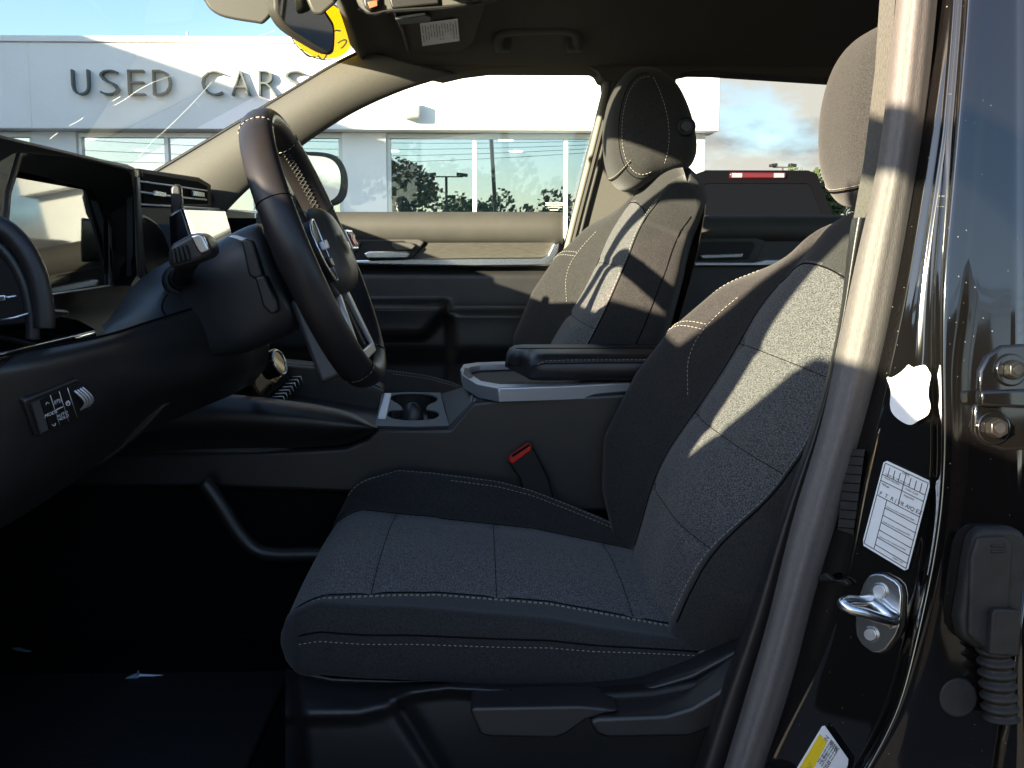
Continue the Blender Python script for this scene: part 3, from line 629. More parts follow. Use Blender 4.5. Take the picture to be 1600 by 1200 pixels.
def make_seat(label, xb, zb, alpha, Yc, czoff, cxoff, driver, hoff, hup, NB):
    st = thing('bucket_seat', label, 'car seat', (xb, Yc, 0.45), None)
    a = Vector((math.sin(alpha), 0, math.cos(alpha))); n = Vector((-math.cos(alpha), 0, math.sin(alpha))); O = Vector((xb, Yc, zb))
    H = 0.625
    W = tab([(0, .235), (.08, .262), (.2, .272), (.34, .268), (.44, .256), (.52, .238), (.58, .215), (.625, .185)])
    B = tab([(0, .03), (.06, .075), (.14, .108), (.26, .105), (.35, .085), (.43, .050), (.50, .020), (.56, 0.0), (.7, 0)])
    WI = tab([(0, .15), (.1, .155), (.3, .150), (.42, .13), (.47, .112), (.5, .10), (.625, .085)])
    WN = tab([(0, .165), (.06, .18), (.12, .205), (.20, .245), (.28, .268), (.40, .268), (.47, .235), (.52, .19), (.625, .15)])
    TK = tab([(0, .15), (.3, .15), (.5, .12), (.625, .10)])
    hs = [i*H/84 for i in range(85)]
    rows = []
    for h in hs:
        w, b, wi, tk, wn = W(h), B(h), WI(h), TK(h), WN(h); v_ = max(w, wn+.030); LB = .030*bell(h, .15, .12); NR = .030*sm((h-.08)/.16)*(1 if driver else .3)
        k = 1.0 if h < H-.055 else math.sqrt(max(0.0, 1-((h-(H-.055))/.056)**2))
        g = -.0055*sum(bell(h, c, .007) for c in (.115, .245, .375)) - 0.0
        pts = [(-wn, -.004+LB*.2-NR), (-wn*.55, .004+LB-NR*.35), (0, .006+LB), (wi*.55, .004+LB), (wi, -.004+LB*.8), (wi+.028, .30*b+.004+LB*.5), (.80*w, .93*b), (.93*w, .96*b), (w*1.0, .55*b), (w*1.0, -.03), (.95*w, -tk*.8), (.6*w, -tk), (0, -tk*1.03), (-.6*v_, -tk), (-.95*v_, -tk*.8), (-v_, -.060-NR), (-v_*.995, -.022+.45*b*NB-NR), (-lerp(wn, v_, .80), .6*b*NB+.000+LB*.2-NR), (-lerp(wn, v_, .5), .6*b*NB+.004+LB*.2-NR), (-lerp(wn, v_, .2), .20*b*NB+.002+LB*.2-NR)]
        cc_ = catmull([(y, d, 0) for y, d in pts], 5, True)
        hh = min(h, H-.055)+(.0 if h < H-.055 else (h-(H-.055)))
        row = []
        for j, q in enumerate(cc_):
            d = q.y + (g if j < 20 or j == 0 else 0)
            if k < 1: d = -tk*.45+(d+tk*.45)*k; y = q.x*(1-.16*(1-k))
            else: y = q.x
            # shoulders fall away from the middle
            drop = .065*sm((h-.43)/.195)*abs(y/max(w, .01))**2.2
            bk = -.028*sm((h-.42)/.2)
            row.append(O+a*(hh-drop)+n*(d+bk)+Vector((0, y, 0)))
        rows.append(row)
    sf = Surf(rows, hs); sf.sg = -1
    # which way do normals point?
    p, nn = sf.at(.3, 10); sf.sg = 1 if nn.dot(n) > 0 else -1
    def mf(i, j):
        return 0 if (j < 20 and hs[i] < .515-.03*abs((j-9.5)/10)**2) else 1
    bk_ = loft('backrest', rows, [M_insert, M_cloth], st, closed_u=True, cap=True, matfn=mf)
    nj = 100
    # seams and threads: j 0..20 insert, 20..50 far bolster+side, back, 50..100 near
    for jj in (0, 20):
        tube('seam', sf.path([(.01, jj), (.12, jj), (.25, jj), (.37, jj), (.48, jj+(3 if jj == 0 else -3)*0)], .0002), 0.0012, M_groove, bk_)
    for hx_ in (.115, .245, .375): tube('seam', sf.path([(hx_, j) for j in (0, 4, 8, 12, 16, 20)], -.0002), .0006, M_groove, bk_)
    top = sf.path([(.485, 0.01), (.505, 3), (.514, 7), (.516, 10), (.514, 13), (.505, 17), (.485, 20)], .0002)
    tube('seam', top, 0.0012, M_groove, bk_)
    for jj in (36,):   # outer bolster ridge
        pp = [(.02, jj), (.1, jj), (.2, jj), (.32, jj), (.42, jj), (.5, jj), (.57, jj)]
        stitch('stitching', sf.path(pp, .0012), M_thread, bk_)
        tube('seam', sf.path([(h, jj+(1.1 if jj < 50 else -1.1)) for h, _ in pp], .0001), 0.0010, M_groove, bk_)
    # the cross stitch that closes the lower bolster panel
    for s_, base in ((1, 0),):
        q = lambda j: base+s_*j if s_ > 0 else (120-j)
        for o_ in (0, .010):
            stitch('stitching', sf.path([(.30+o_, q(41)), (.335+o_, q(36)), (.36+o_, q(31)), (.372+o_, q(27))], .0012), M_thread, bk_)
        stitch('stitching', sf.path([(.44, q(26.3)), (.40, q(27)), (.36, q(27)), (.31, q(26)), (.26, q(23))], .0012), M_thread, bk_)
        stitch('stitching', sf.path([(.33, q(41)), (.24, q(42)), (.14, q(42)), (.04, q(40))], .0012), M_thread, bk_)
    stitch('stitching', sf.path([(.02, 91.5), (.12, 91.5), (.25, 91.5), (.37, 91.5), (.46, 91.5), (.56, 91.5)], .0012), M_thread, bk_)
    
    # side panel seam lines on the near side
    for jj, mth in ((86, M_groove), (74, M_groove)):
        tube('seam', sf.path([(.02, jj), (.2, jj), (.4, jj), (.56, jj)], .0003), 0.0012, mth, bk_)
    # hard back shell
    br = []
    for h in [0.0, .05, .2, .4, .55]:
        w = W(h)*.93; tk = TK(h)
        br.append([O+a*h+n*(-tk-.006-.012*(1-(y/w)**2))+Vector((0, y, 0)) for y in [w*q/6 for q in range(-6, 7)]])
    loft('back_shell', br, M_plastic, st, sub=1)
    # ---------------- cushion
    cs = Vector((xb+cxoff, 0, czoff))
    L_ = 0.56; X0 = -.495
    hsx = [i*L_/80 for i in range(81)]
    rows = []
    for x in hsx:
        t = x/L_
        wi = lerp(.215, .185, sm(t*3)) if t < .33 else lerp(.185, .165, t)
        w = tab([(0, .235), (.05, .262), (.2, .270), (.7, .262), (1, .235)])(t)
        bf = tab([(0, .0), (.06, .035), (.2, .06), (.5, .055), (.8, .025), (1, 0)])(t)   # far bolster
        bn = bf*(0.0 if driver else 0.9)
        zt_ = tab([(0, .612), (.1, .622), (.3, .616), (.6, .598), (.85, .568), (1, .55)])(t)
        g = -.004*sum(bell(x, c, .006) for c in (.11, .27, .45))
        zm = .565
        k = 1 if x > .055 else math.sqrt(max(0, 1-((.055-x)/.0555)**2))
        pts = [(-wi, -.003), (-wi*.5, .006), (0, .008), (wi*.5, .006), (wi, -.003), (wi+.018, bf*.35), (.86*w, bf*.95), (.95*w, bf*.85), (1.0*w, bf*.3-.02), (w, -.075), (.9*w, -.09), (.4*w, -.092), (-.4*w, -.092), (-.9*w, -.09), (-w, -.075), (-.995*w, bn*.3-.022), (-.955*w, bn*.85-.001), (-.86*w, bn*.95-.001), (-(wi+.018), bn*.35-.003)]
        cc_ = catmull([(y, z, 0) for y, z in pts], 5, True)
        row = []
        for j, q in enumerate(cc_):
            z = zt_+q.y+(g if j < 20 else 0); y = q.x
            if k < 1: z = zm+(z-zm)*(k**.8); y *= (.93+.07*k)
            row.append(Vector((X0+x, Yc+y, z))+cs-Vector((0, 0, 0)))
        rows.append(row)
    cf = Surf(rows, hsx); p, nn = cf.at(.3, 10); cf.sg = 1 if nn.z > 0 else -1
    cu = loft('seat_cushion', rows, [M_insert, M_cloth], st, closed_u=True, cap=True, matfn=lambda i, j: 0 if j < 20 else 1)
    nj = len(rows[0])
    for jj, o1 in ((0, -1), (20, 1)):
        pp = [(.015, jj), (.1, jj), (.2, jj), (.35, jj), (.5, jj)]
        tube('seam', cf.path(pp, .0002), .0011, M_groove, cu)
        if jj == 0:
            stitch('stitching', cf.path([(h, nj-1.3) for h, _ in pp], .0013), M_thread, cu)
            stitch('stitching', cf.path([(h, nj-2.7) for h, _ in pp], .0013), M_thread, cu)
    if True:
        stitch('stitching', cf.path([(.03, 30), (.1, 31), (.2, 31), (.35, 31), (.5, 30)], .0013), M_thread, cu)
        stitch('stitching', cf.path([(.2, 29.2), (.35, 29), (.5, 28)], .0013), M_thread, cu)
        for hx_ in (.11, .27, .45): tube('seam', cf.path([(hx_, j) for j in (0, 4, 8, 12, 16, 20)], -.0002), .0006, M_groove, cu)
        lo_ = [(.03, 73.2), (.1, 73.2), (.2, 73.5), (.35, 74.3), (.52, 76.5)]
        stitch('stitching', cf.path(lo_, .0009), M_thread, cu, r=.0005, dash=.003, gap=.0035)
        tube('seam', cf.path([(h, j+1.0) for h, j in lo_], .0003), .0011, M_groove, cu)
    # ---------------- head restraint
    C_ = O+a*.70+n*(-.055)+Vector((hoff, 0, hup))
    hp = [(-.083, .098), (-.100, .062), (-.104, .02), (-.098, -.03), (-.082, -.075), (-.055, -.112), (-.02, -.108), (.02, -.083), (.060, -.070), (.082, -.052), (.084, -.015), (.070, .035), (.040, .085), (.004, .115), (-.045, .122), (-.070, .113)] if False else \
         [(-.050, .112), (-.074, .085), (-.088, .040), (-.090, -.010), (-.082, -.055), (-.062, -.088), (-.035, -.098), (.005, -.082), (.045, -.068), (.072, -.058), (.086, -.035), (.086, .000), (.072, .045), (.046, .088), (.012, .112), (-.020, .118)]
    th = -(alpha-math.radians(12))*.0
    prof_ = [(C_.x+x*1.03, C_.z+(z*1.22 if z > 0 else z*1.06)) for x, z in hp]
    hd, hrows, ts = pillow('head_restraint', prof_, Yc-.135, Yc+.135, M_cloth, st, e=3.4)
    npf = len(hrows[0])
    hsf = Surf(hrows, ts); hsf.sg = 1; pn = hsf.at(-.97, 20); 
    if pn[1].y > 0: hsf.sg = -1
    def hpath(s_, j0, j1, off=.0012): 
        o = []
        for j in range(j0, j1+1):
            p_, q_ = hsf.at(s_, j); o.append(p_+q_*off*hsf.sg)
        return o
    stitch('stitching', hpath(-.86, -6, 46), M_thread, hd)
    tube('seam', hpath(-.80, -6, 46, .0002), .0010, M_groove, hd)
    for jj in (31.0,):
        sp__ = [hsf.at(-.9+1.8*i/24, jj) for i in range(25)]; stitch('stitching', [p_+q_*.0012*hsf.sg for p_, q_ in sp__], M_thread, hd, r=.0005)
        tube('seam', [p_+q_*.0002*hsf.sg-Vector((0, 0, .004)) for p_, q_ in sp__], .0009, M_groove, hd)
    # side gusset seam down the near cheek
    def hat(s_): return s_
    pth = []
    for i in range(13):
        v = i/12; z = C_.z+.112-v*.185; x = C_.x+(-.012+.03*math.sin(v*2.4)); 
        # find the near surface height
        best = None
        for ii in range(0, len(hrows)//2):
            for p_ in hrows[ii]:
                dd = (p_.x-x)**2+(p_.z-z)**2
                if best is None or dd < best[0]: best = (dd, p_)
        pth.append(Vector((x, best[1].y-.0015, z)))
    ym = [p.y for p in pth]
    for i in range(1, len(pth)-1): pth[i].y = (ym[i-1]+ym[i]+ym[i+1])/3-.001
    stitch('stitching', catmull(pth, 4), M_thread, hd, r=.0006)
    bm = bmesh.new(); cB = Vector((C_.x+.052, Yc-.1305, C_.z+.015)); disc(bm, cB+Vector((0, .02, 0)), (.05, -1, 0), .0185, .026, 28); b1 = from_bm('release_button', bm, M_plastic_dk, hd, bevel=.003)
    bm = bmesh.new(); disc(bm, cB+Vector((0, -.006, 0)), (.05, -1, 0), .011, .004, 24); from_bm('button_cap', bm, M_plastic, b1, bevel=.001)
    for s_ in (-1, 1): tube('post', [C_+Vector((0.0, s_*.06, -.07)), O+a*.58+n*(-.07)+Vector((0, s_*.06, 0))], .006, M_chrome, hd)
    return st, O, a, n
make_seat('driver seat in grey heather and black cloth, nearest the open door', .247, .560, math.radians(24.7), 1.452, -.002, -.002, True, 0, .034, .22)
make_seat('passenger seat beyond the console, sunlit from headrest to mid-back', .128, .665, math.radians(21.5), 2.20, .085, -.04, False, -.078, -.026, .06)
drv = bpy.data.objects['bucket_seat']
# driver seat side shield with its ridge
yt = tab([(440, 1046), (520, 1062), (620, 1066), (800, 1062), (1000, 1048), (1080, 1026), (1165, 985), (1230, 950)])
yr_ = tab([(440, 1118), (560, 1116), (606, 1104), (640, 1082), (700, 1074), (900, 1086), (1000, 1082), (1080, 1058), (1165, 1012), (1230, 975)])
def shY(x, y):
    t = (y-yt(x))/(yr_(x)-yt(x))
    if t < 1: Y = lerp(1.215, 1.150, sm(t)**.8) if t > 0 else 1.215
    else: Y = 1.150+.014*sm((y-yr_(x))/18)
    xv = 622+(y-1100)*.62
    if y > yr_(x)-10: Y += .020*bell(x, xv, 13)*sm((y-yr_(x)+10)/25) - .004*sm((xv-x)/30)
    Y += .05*sm((478-x)/26+(y-1120)*.004)
    return Y
rows = []
for k in range(46):
    row = []
    for x in range(446, 1236, 8):
        y0 = yt(x)-2; y = lerp(y0, 1260, (k/45)**1.4); row.append(P(x, y, shY(x, y)))
    rows.append(row)
loft('side_shield', rows, M_plastic, drv)
for x in (793, 842, 890): tube('shield_slit', [P(x+6, 1078, shY(x, 1078)-.001), P(x, 1090, shY(x, 1090)-.001), P(x-7, 1103, shY(x-6, 1103)-.001)], .0016, M_groove, drv)
def leaf_(name, pts, Y0, Y1): return prism(name, pts, Y0, Y1, M_plastic, drv, 0.0045, 4)
leaf_('seat_lever', [(734, 1110), (742, 1106), (906, 1103), (940, 1106), (968, 1112), (945, 1116), (915, 1126), (885, 1148), (868, 1154), (764, 1152), (750, 1148)], 1.105, 1.16)
leaf_('seat_lever', [(921, 1128), (934, 1122), (1040, 1118), (1080, 1106), (1120, 1082), (1162, 1050), (1175, 1070), (1140, 1116), (1108, 1140), (1078, 1152), (950, 1154), (932, 1148)], 1.10, 1.15)
prism('lever_boot', [(930, 1086), (1020, 1080), (1090, 1066), (1160, 1020), (1180, 1060), (1120, 1090), (1060, 1112), (950, 1118)], 1.142, 1.17, M_plastic_dk, drv, .006)
box('seat_base', (-.16, 1.24, .40), (.26, 1.68, .528), M_carpet, drv, .01)
for yy in (1.27, 1.64): box('seat_rail', (-.25, yy-.02, .36), (.34, yy+.02, .399), M_plastic_dk, drv, .005)
psd = bpy.data.objects['bucket_seat.001']
box('seat_base', (-.25, 1.98, .40), (.15, 2.42, .59), M_carpet, psd, .01)

# ================================================================== CENTRE CONSOLE
co = thing('centre_console', 'centre console with padded armrest lid, silver rim, cup holders and toggle switches', 'console', (0, 1.84, 0.5))
NY, FY = 1.735, 1.945
M_con = M_plastic
# lower body under everything
prism('console_body', [(60, 712), (400, 706), (540, 699), (575, 684), (588, 669), (702, 669), (737, 627), (775, 623), (985, 613), (1040, 612), (1060, 800), (700, 800), (640, 775), (320, 762), (60, 762)], NY, FY, M_con, co, .008, 4)
prism('tunnel_carpet', [(-60, 700), (330, 755), (700, 780), (1060, 780), (1060, 1200), (-60, 1200)], NY+.02, FY, M_carpet, co, .004)
# driver side pod that sweeps back from the dash
pr2 = []
top = [(230, 630), (270, 622), (330, 615), (400, 622), (470, 630), (530, 640), (565, 652), (590, 668)]
bot = [(230, 706), (270, 703), (330, 701), (400, 700), (470, 699), (530, 697), (560, 688), (590, 670)]
for i in range(len(top)):
    tx, ty = top[i]; bx_, by_ = bot[i]; r = []
    for k in range(7):
        w = k/6; yy = lerp(ty, by_, w); r.append(P(tx, yy, 1.728-.030*math.sin(math.pi*min(1, w*1.15+.0))**.7*(1 if i < 7 else .1)))
    r = [P(tx, ty-2, 1.775), P(tx, ty-3, 1.75)]+r
    pr2.append(r)
loft('console_pod', pr2, M_con, co, sub=2)
# storage tray between pod and far wall
prism3('tray_floor', [P(430, 640, 1.75), P(600, 668, 1.75), P(600, 640, 1.93)+Vector((0, 0, 0)), P(440, 612, 1.93)], (0, 0, -.01), M_plastic, co, .002)
prism('tray_wall', [(400, 566), (520, 578), (545, 590), (600, 612), (600, 660), (420, 640)], 1.925, 1.945, M_plastic, co, .004)
prism('console_pod', [(380, 560), (500, 572), (600, 606), (600, 640), (380, 610)], 1.95, 2.02, M_con, co, .012)
# cup holder plate
def T(px, py): return P(px, py, lerp(1.737, 1.935, (668-py)/54))
plate = [T(596, 616), (T(690, 614)), T(700, 666), T(586, 668)]
holes = []
bm = bmesh.new()
# plate as polygon with a dumbbell hole, bridged
out = [T(586, 667), T(597, 616), T(640, 614), T(688, 615), T(694, 640), T(702, 667), T(650, 668.5)]
dumb = [T(x, y) for x, y in [(604, 650), (611, 642.5), (628, 642), (624, 634), (614, 628), (609, 622), (620, 618), (645, 616.5), (672, 618), (684, 623), (681, 629), (670, 634), (668, 641), (682, 644), (687, 650), (676, 656.5), (650, 658.5), (620, 657)]]
dumb = catmull(dumb, 3, True)
a = [bm.verts.new(p) for p in out]; b = [bm.verts.new(p) for p in dumb]
e1 = [bm.edges.new((a[i], a[(i+1) % len(a)])) for i in range(len(a))]; e2 = [bm.edges.new((b[i], b[(i+1) % len(b)])) for i in range(len(b))]
bmesh.ops.triangle_fill(bm, use_beauty=True, use_dissolve=False, edges=e1+e2)
pl = from_bm('cup_holder_plate', bm, mat('cup_plate', (0.035, 0.035, 0.037), .4, bump=.2, bscale=1200, bdist=.0003), co); s = pl.modifiers.new('s', 'SOLIDIFY'); s.thickness = .004; s.offset = 0
bm = bmesh.new(); add_tube(bm, [p for p in dumb], .0016, 6, closed=True); from_bm('cup_holder_rim', bm, M_plastic, pl)
bm = bmesh.new(); A = [bm.verts.new(p) for p in dumb]; Bv = [bm.verts.new(p+Vector((0, 0, -.06))) for p in dumb]
for i in range(len(A)): bm.faces.new((A[i], A[(i+1) % len(A)], Bv[(i+1) % len(A)], Bv[i]))
bm.faces.new(Bv); from_bm('cup_well', bm, M_plastic_dk, pl)
c = T(647, 640); pr_ = [(c.x+.020*math.cos(t)*1.0, 0, c.z-.028+.045*math.sin(t)) for t in [math.pi*q/10 for q in range(11)]]
bm = bmesh.new(); bmesh.ops.create_uvsphere(bm, u_segments=24, v_segments=14, radius=.02, matrix=Matrix.Translation((c.x-.002, c.y-.015, c.z-.022)) @ Matrix.Diagonal((1.05, .75, 1.9, 1))); from_bm('cup_divider', bm, M_plastic, pl, smooth=True)
prism3('chrome_bar', [T(x, y)+Vector((0, 0, .001)) for x, y in [(590, 657), (603, 657), (612, 618), (601, 618)]], (0, 0, .004), M_satin, co, .0015)
prism3('console_shoulder', [T(701, 667), T(688, 615), P(745, 598, 1.93), P(738, 626, 1.738)], (0, 0, -.01), M_con, co, .003)
# silver rim around the front bin
rimo = [(719, 575), (722, 568), (742, 565), (800, 562), (1000, 558)]
zr = .815
rim_out = [PZ(x, y, zr) for x, y in [(1010, 597), (985, 598), (880, 603), (778, 606), (745, 600), (722, 586), (719, 577), (724, 569), (745, 566), (800, 564), (1040, 556)]]
rim_in = [PZ(x, y, zr) for x, y in [(1010, 593), (985, 594), (880, 598), (782, 600), (752, 595), (735, 584), (731, 578), (734, 573), (750, 569.5), (800, 568), (1040, 560)]]
bm = bmesh.new(); n_ = len(rim_out)
A = [bm.verts.new(p) for p in rim_out]; Bv = [bm.verts.new(p) for p in rim_in]; Cv = [bm.verts.new(p+Vector((.002, .003, -.024))) for p in rim_out]; Dv = [bm.verts.new(p+Vector((0, 0, -.012))) for p in rim_in]
for i in range(n_-1):
    bm.faces.new((A[i], A[i+1], Bv[i+1], Bv[i])); bm.faces.new((A[i], Cv[i], Cv[i+1], A[i+1])); bm.faces.new((Bv[i], Bv[i+1], Dv[i+1], Dv[i]))
ro = from_bm('silver_rim', bm, M_satin, co, bevel=.0025, seg=3)
prism3('bin_floor', [p+Vector((0, 0, -.014)) for p in rim_in], (0, 0, -.01), M_plastic_dk, co)
prism3('charging_switch', [PZ(x, y, zr+.0005) for x, y in [(724, 584), (733, 591), (739, 589), (731, 576), (726, 575)]], (0, 0, .001), M_plastic, co, .0003)
# armrest lid
def Z2(px, py, z): return PZ(px, py, z)
ar = []
for k, (yy, z0, z1, inset) in enumerate([(1.748, .822, .838, .006), (1.738, .824, .846, .0), (1.733, .830, .856, -.002), (1.736, .838, .864, .0), (1.75, .842, .870, .002), (1.80, .842, .874, .004), (1.87, .842, .874, .004), (1.92, .842, .872, .008), (1.935, .838, .862, .016)]): pass
lid_prof = [(1.752, .822), (1.738, .827), (1.732, .838), (1.733, .850), (1.740, .860), (1.755, .8655), (1.80, .868), (1.86, .868), (1.905, .866), (1.925, .860), (1.932, .848), (1.930, .832)]
lc = catmull([(0, y, z) for y, z in lid_prof], 4)
rows = []
xf = P(836, 575, 1.735).x
for x, kz, ex in [(xf-.012, .30, .020), (xf-.010, .62, .012), (xf-.004, .86, .006), (xf+.006, .97, .002), (xf+.02, 1, 0), (xf+.10, 1.0, 0), (.30, 1.0, 0), (.36, 1, 0)]:
    row = []
    for p in lc:
        fx = -.035*sm((p.y-1.74)/.15)  # front edge sweeps forward on the far side
        yy = p.y+(ex if p.y < 1.8 else -ex if p.y > 1.87 else 0)
        row.append(Vector((x+(fx if x < .2 else 0)-.0, yy, .818+(p.z-.820)*1.10*kz+.012*(1-kz)*.5)))
    rows.append(row)
al = loft('armrest_lid', rows, M_leather, co, cap=True)
stitch('stitching', [(xf+.004, 1.7315, .850), (xf+.02, 1.7315, .8570)]+[(x, 1.7325, .8580) for x in (xf+.06, .2, .30, .35)], M_thread, al, r=.0005)
tube('seam', [(xf-.03, 1.80, .8712), (.1, 1.802, .8712), (.35, 1.80, .8712)], .0009, M_groove, al)
tube('seam', [(xf-.006, 1.733, .846), (xf+.012, 1.7318, .852), (.2, 1.7322, .853), (.35, 1.7322, .853)], .0009, M_groove, al)
# climate panel with knob, toggle switches
def quad(px4, Ys): return [P(x, y, Y) for (x, y), Y in zip(px4, Ys)]
cp_ = quad([(379, 566), (432, 543), (455, 592), (407, 628)], (1.76, 1.90, 1.91, 1.77))
nrm = (cp_[1]-cp_[0]).cross(cp_[3]-cp_[0]).normalized()
if nrm.x < 0: nrm = -nrm
prism3('climate_panel', cp_, -nrm*.012, M_screen, co, .0015)
kc = (cp_[0]+cp_[1]*1.6+cp_[2]*.9+cp_[3]*.5)/4.0
def bil(q, u, v): return q[0].lerp(q[1], u).lerp(q[3].lerp(q[2], u), v)
kc = bil(cp_, .70, .38)
bm = bmesh.new(); disc(bm, kc, nrm, .024, .014, 32); kn = from_bm('volume_knob', bm, M_piano, co, bevel=.002)
bm = bmesh.new(); 
Q = nrm.to_track_quat('Z', 'Y').to_matrix()
add_tube(bm, [kc+nrm*.0145+Q @ Vector((.0225*math.cos(t), .0225*math.sin(t), 0)) for t in [2*math.pi*i/32 for i in range(32)]], .0022, 6, closed=True); from_bm('chrome_ring', bm, M_chrome, kn, smooth=True)
tube('panel_edge', [bil(cp_, .015, v)+nrm*.001 for v in (.02, .98)], .0008, mat('dim_gold', (.25, .20, .12), .4, metal=.8), co)
tube('panel_edge', [bil(cp_, .06, v)+nrm*.001 for v in (.02, .98)], .0006, bpy.data.materials['dim_gold'], co)
for i in range(8):
    t = i/7; a = P(lerp(420, 456, t), lerp(626, 589, t), lerp(1.765, 1.925, t)); b_ = P(lerp(438, 470, t), lerp(625, 588, t), lerp(1.765, 1.925, t))
    d = b_-a; dn = Vector((0, 0, -.010))+d*.12; w_ = Vector((-.001, .010, 0))
    tgk = prism3('toggle_switch', [a, b_, b_+dn, a+Vector((0, 0, -.012))], w_, M_plastic_dk, co, .0012)
    prism3('silver_edge', [a+Vector((0, -.0005, .0008)), b_+Vector((.0003, -.0005, .0008)), b_+dn+Vector((.0012, -.0005, 0)), b_+dn+Vector((-.001, -.0005, 0)), b_+Vector((-.0015, -.0005, -.0012)), a+Vector((0, -.0005, -.0008))], w_*.38, M_chrome, tgk, .0003)
# lower storage loop under the console, seen in the footwell
tube('storage_brace', [P(318, 752, 1.70), P(345, 790, 1.70), P(372, 832, 1.70), P(398, 858, 1.70), (P(430, 866, 1.70)), P(480, 866, 1.70), P(560, 866, 1.70)], .015, M_plastic, co, smoothn=5, squash=(.9, .9))

# seat belt buckle beside the cushion
bk = thing('belt_buckle', 'black seat belt buckle with red release button between seat and console', 'seat belt buckle', P(815, 720, 1.70))
prism('housing', [(793, 722), (800, 718), (828, 700), (834, 702), (858, 748), (866, 780), (820, 780), (812, 748)], 1.695, 1.718, M_plastic_dk, bk, .004)
prism('release_button', [(796, 714), (825, 694), (831, 697), (831, 704), (801, 726), (795, 722)], 1.692, 1.712, M_red, bk, .003)
prism('tongue_slot', [(799, 712), (826, 694.5), (828, 696.5), (802, 714)], 1.6905, 1.693, M_groove, bk, .0)

# ================================================================== DASHBOARD
da = thing('dashboard', 'black dashboard with instrument hood, vents and knee panel', 'dashboard', (-.6, 1.5, .9))
dp = [(-1.16, 1.10), (-1.0, 1.135), (-.80, 1.165), (-.70, 1.178), (-.655, 1.180), (-.640, 1.172), (-.637, 1.160), (-.650, 1.152), (-.665, 1.09), (-.66, 1.075), (-.64, 1.068), (-.625, 1.05), (-.62, 1.0), (-.60, .96), (-.56, .93), (-.56, .86), (-.60, .78), (-.70, .70), (-.9, .6)]
ys_ = [1.02+.08*i for i in range(20)]
loft('dash_body', [[Vector((x+(.0 if y > 1.2 else -.01), y, z)) for x, z in dp] for y in ys_+[2.56]], M_plastic_dk, da, solid=.006)
prism3('dash_end', [(x, 1.0, z) for x, z in dp[:-1]]+[(-1.1, 1.0, .62), (-1.16, 1.0, .8)], (0, .018, 0), M_plastic, da, .004)
tube('pad_edge', [(-.648, y, 1.181) for y in (1.6, 1.9, 2.2, 2.5)], .004, M_leather, da)
# instrument hood
hx0, hx1 = -.66, -.526
def HX(px, py, X=hx1): return PX(px, py, X)
outer_h = [HX(8, 350), HX(12, 300), HX(30, 238), HX(60, 232)+Vector((0, 0, .0)), HX(120, 243), HX(205, 260), HX(214, 266), HX(218, 300), HX(222, 400), HX(228, 432), HX(216, 447)]
inner_h = [HX(14, 352, -.530), HX(18, 302, -.530), HX(36, 246, -.530), HX(62, 240, -.530), HX(120, 250, -.530), HX(196, 266, -.530), HX(205, 273, -.530), HX(209, 303, -.530), HX(212, 400, -.530), HX(214, 430, -.530), HX(204, 446, -.530)]
def hoodloft(name, seqs, m_, sub=0): return loft(name, seqs, m_, da, sub=sub)
deep = [PP(x, y, PX(72, 460, -.535), Vector((math.cos(math.radians(4.3)), math.sin(math.radians(4.3)), 0.10))) for x, y in [(-10, 356), (-6, 300), (6, 266), (40, 270), (90, 282), (144, 297), (160, 318), (186, 350), (188, 400), (188, 430), (178, 447)]]
back_h = [p+Vector((-.11, 0, .004)) for p in outer_h]
top_back = []
hoodloft('hood_rim', [[p+Vector((-.11, 0, .002)) for p in outer_h], [p+Vector((-.03, 0, .003)) for p in outer_h], [p+Vector((-.006, 0, .003)) for p in outer_h], outer_h, [(a+b)/2+Vector((.001, 0, 0)) for a, b in zip(outer_h, inner_h)], inner_h], M_leather)
hoodloft('hood_lining', [inner_h, deep], M_plastic_dk)
# padded brow that joins hood and dash top
prism3('hood_brow', [HX(-30, 206)+Vector((.012, 0, 0)), HX(0, 214)+Vector((.012, 0, 0)), HX(120, 240.5)+Vector((.006, 0, 0)), HX(212, 261)+Vector((0, 0, 0)), HX(212, 270), HX(120, 249), HX(30, 241), HX(-2, 260), HX(-30, 262)], (-.16, 0, .012), M_leather, da, .004, 3)
# near side cheek of the hood
prism3('hood_cheek', [HX(-40, 230), HX(2, 222), HX(30, 236), HX(12, 300), HX(8, 350), HX(-40, 360)], (-.1, 0, 0), M_leather, da, .006)
# inner wall between screen and rim
prism('hood_wall', [(196, 300), (214, 275), (222, 430), (215, 447), (196, 447), (196, 352)], 1.615, 1.63, M_plastic, da, .002)
# cluster screen
def SC(px, py):
    p0_ = PX(72, 460, -.530); n_s = Vector((math.cos(SCY), math.sin(SCY), 0.10)).normalized(); return PP(px, py, p0_, n_s)
SCY = math.radians(3.5)
scr = [SC(-40, 265), SC(144, 298.5), SC(168, 330), SC(184, 352), SC(172, 445), SC(72, 460), SC(-40, 476)]
cl_ = prism3('instrument_screen', scr, (-.006, 0, 0), M_screen, da, .0006)
tube('screen_edge', [SC(-38, 477)+Vector((.001,0,0)), SC(72, 461)+Vector((.001,0,0)), SC(170, 446)+Vector((.001,0,0))], .0012, M_satin, cl_)
prism3('screen_tab', [SC(165, 336), SC(170, 336), SC(172, 444), SC(167, 445)], (.004, 0, 0), M_piano, da, .001)
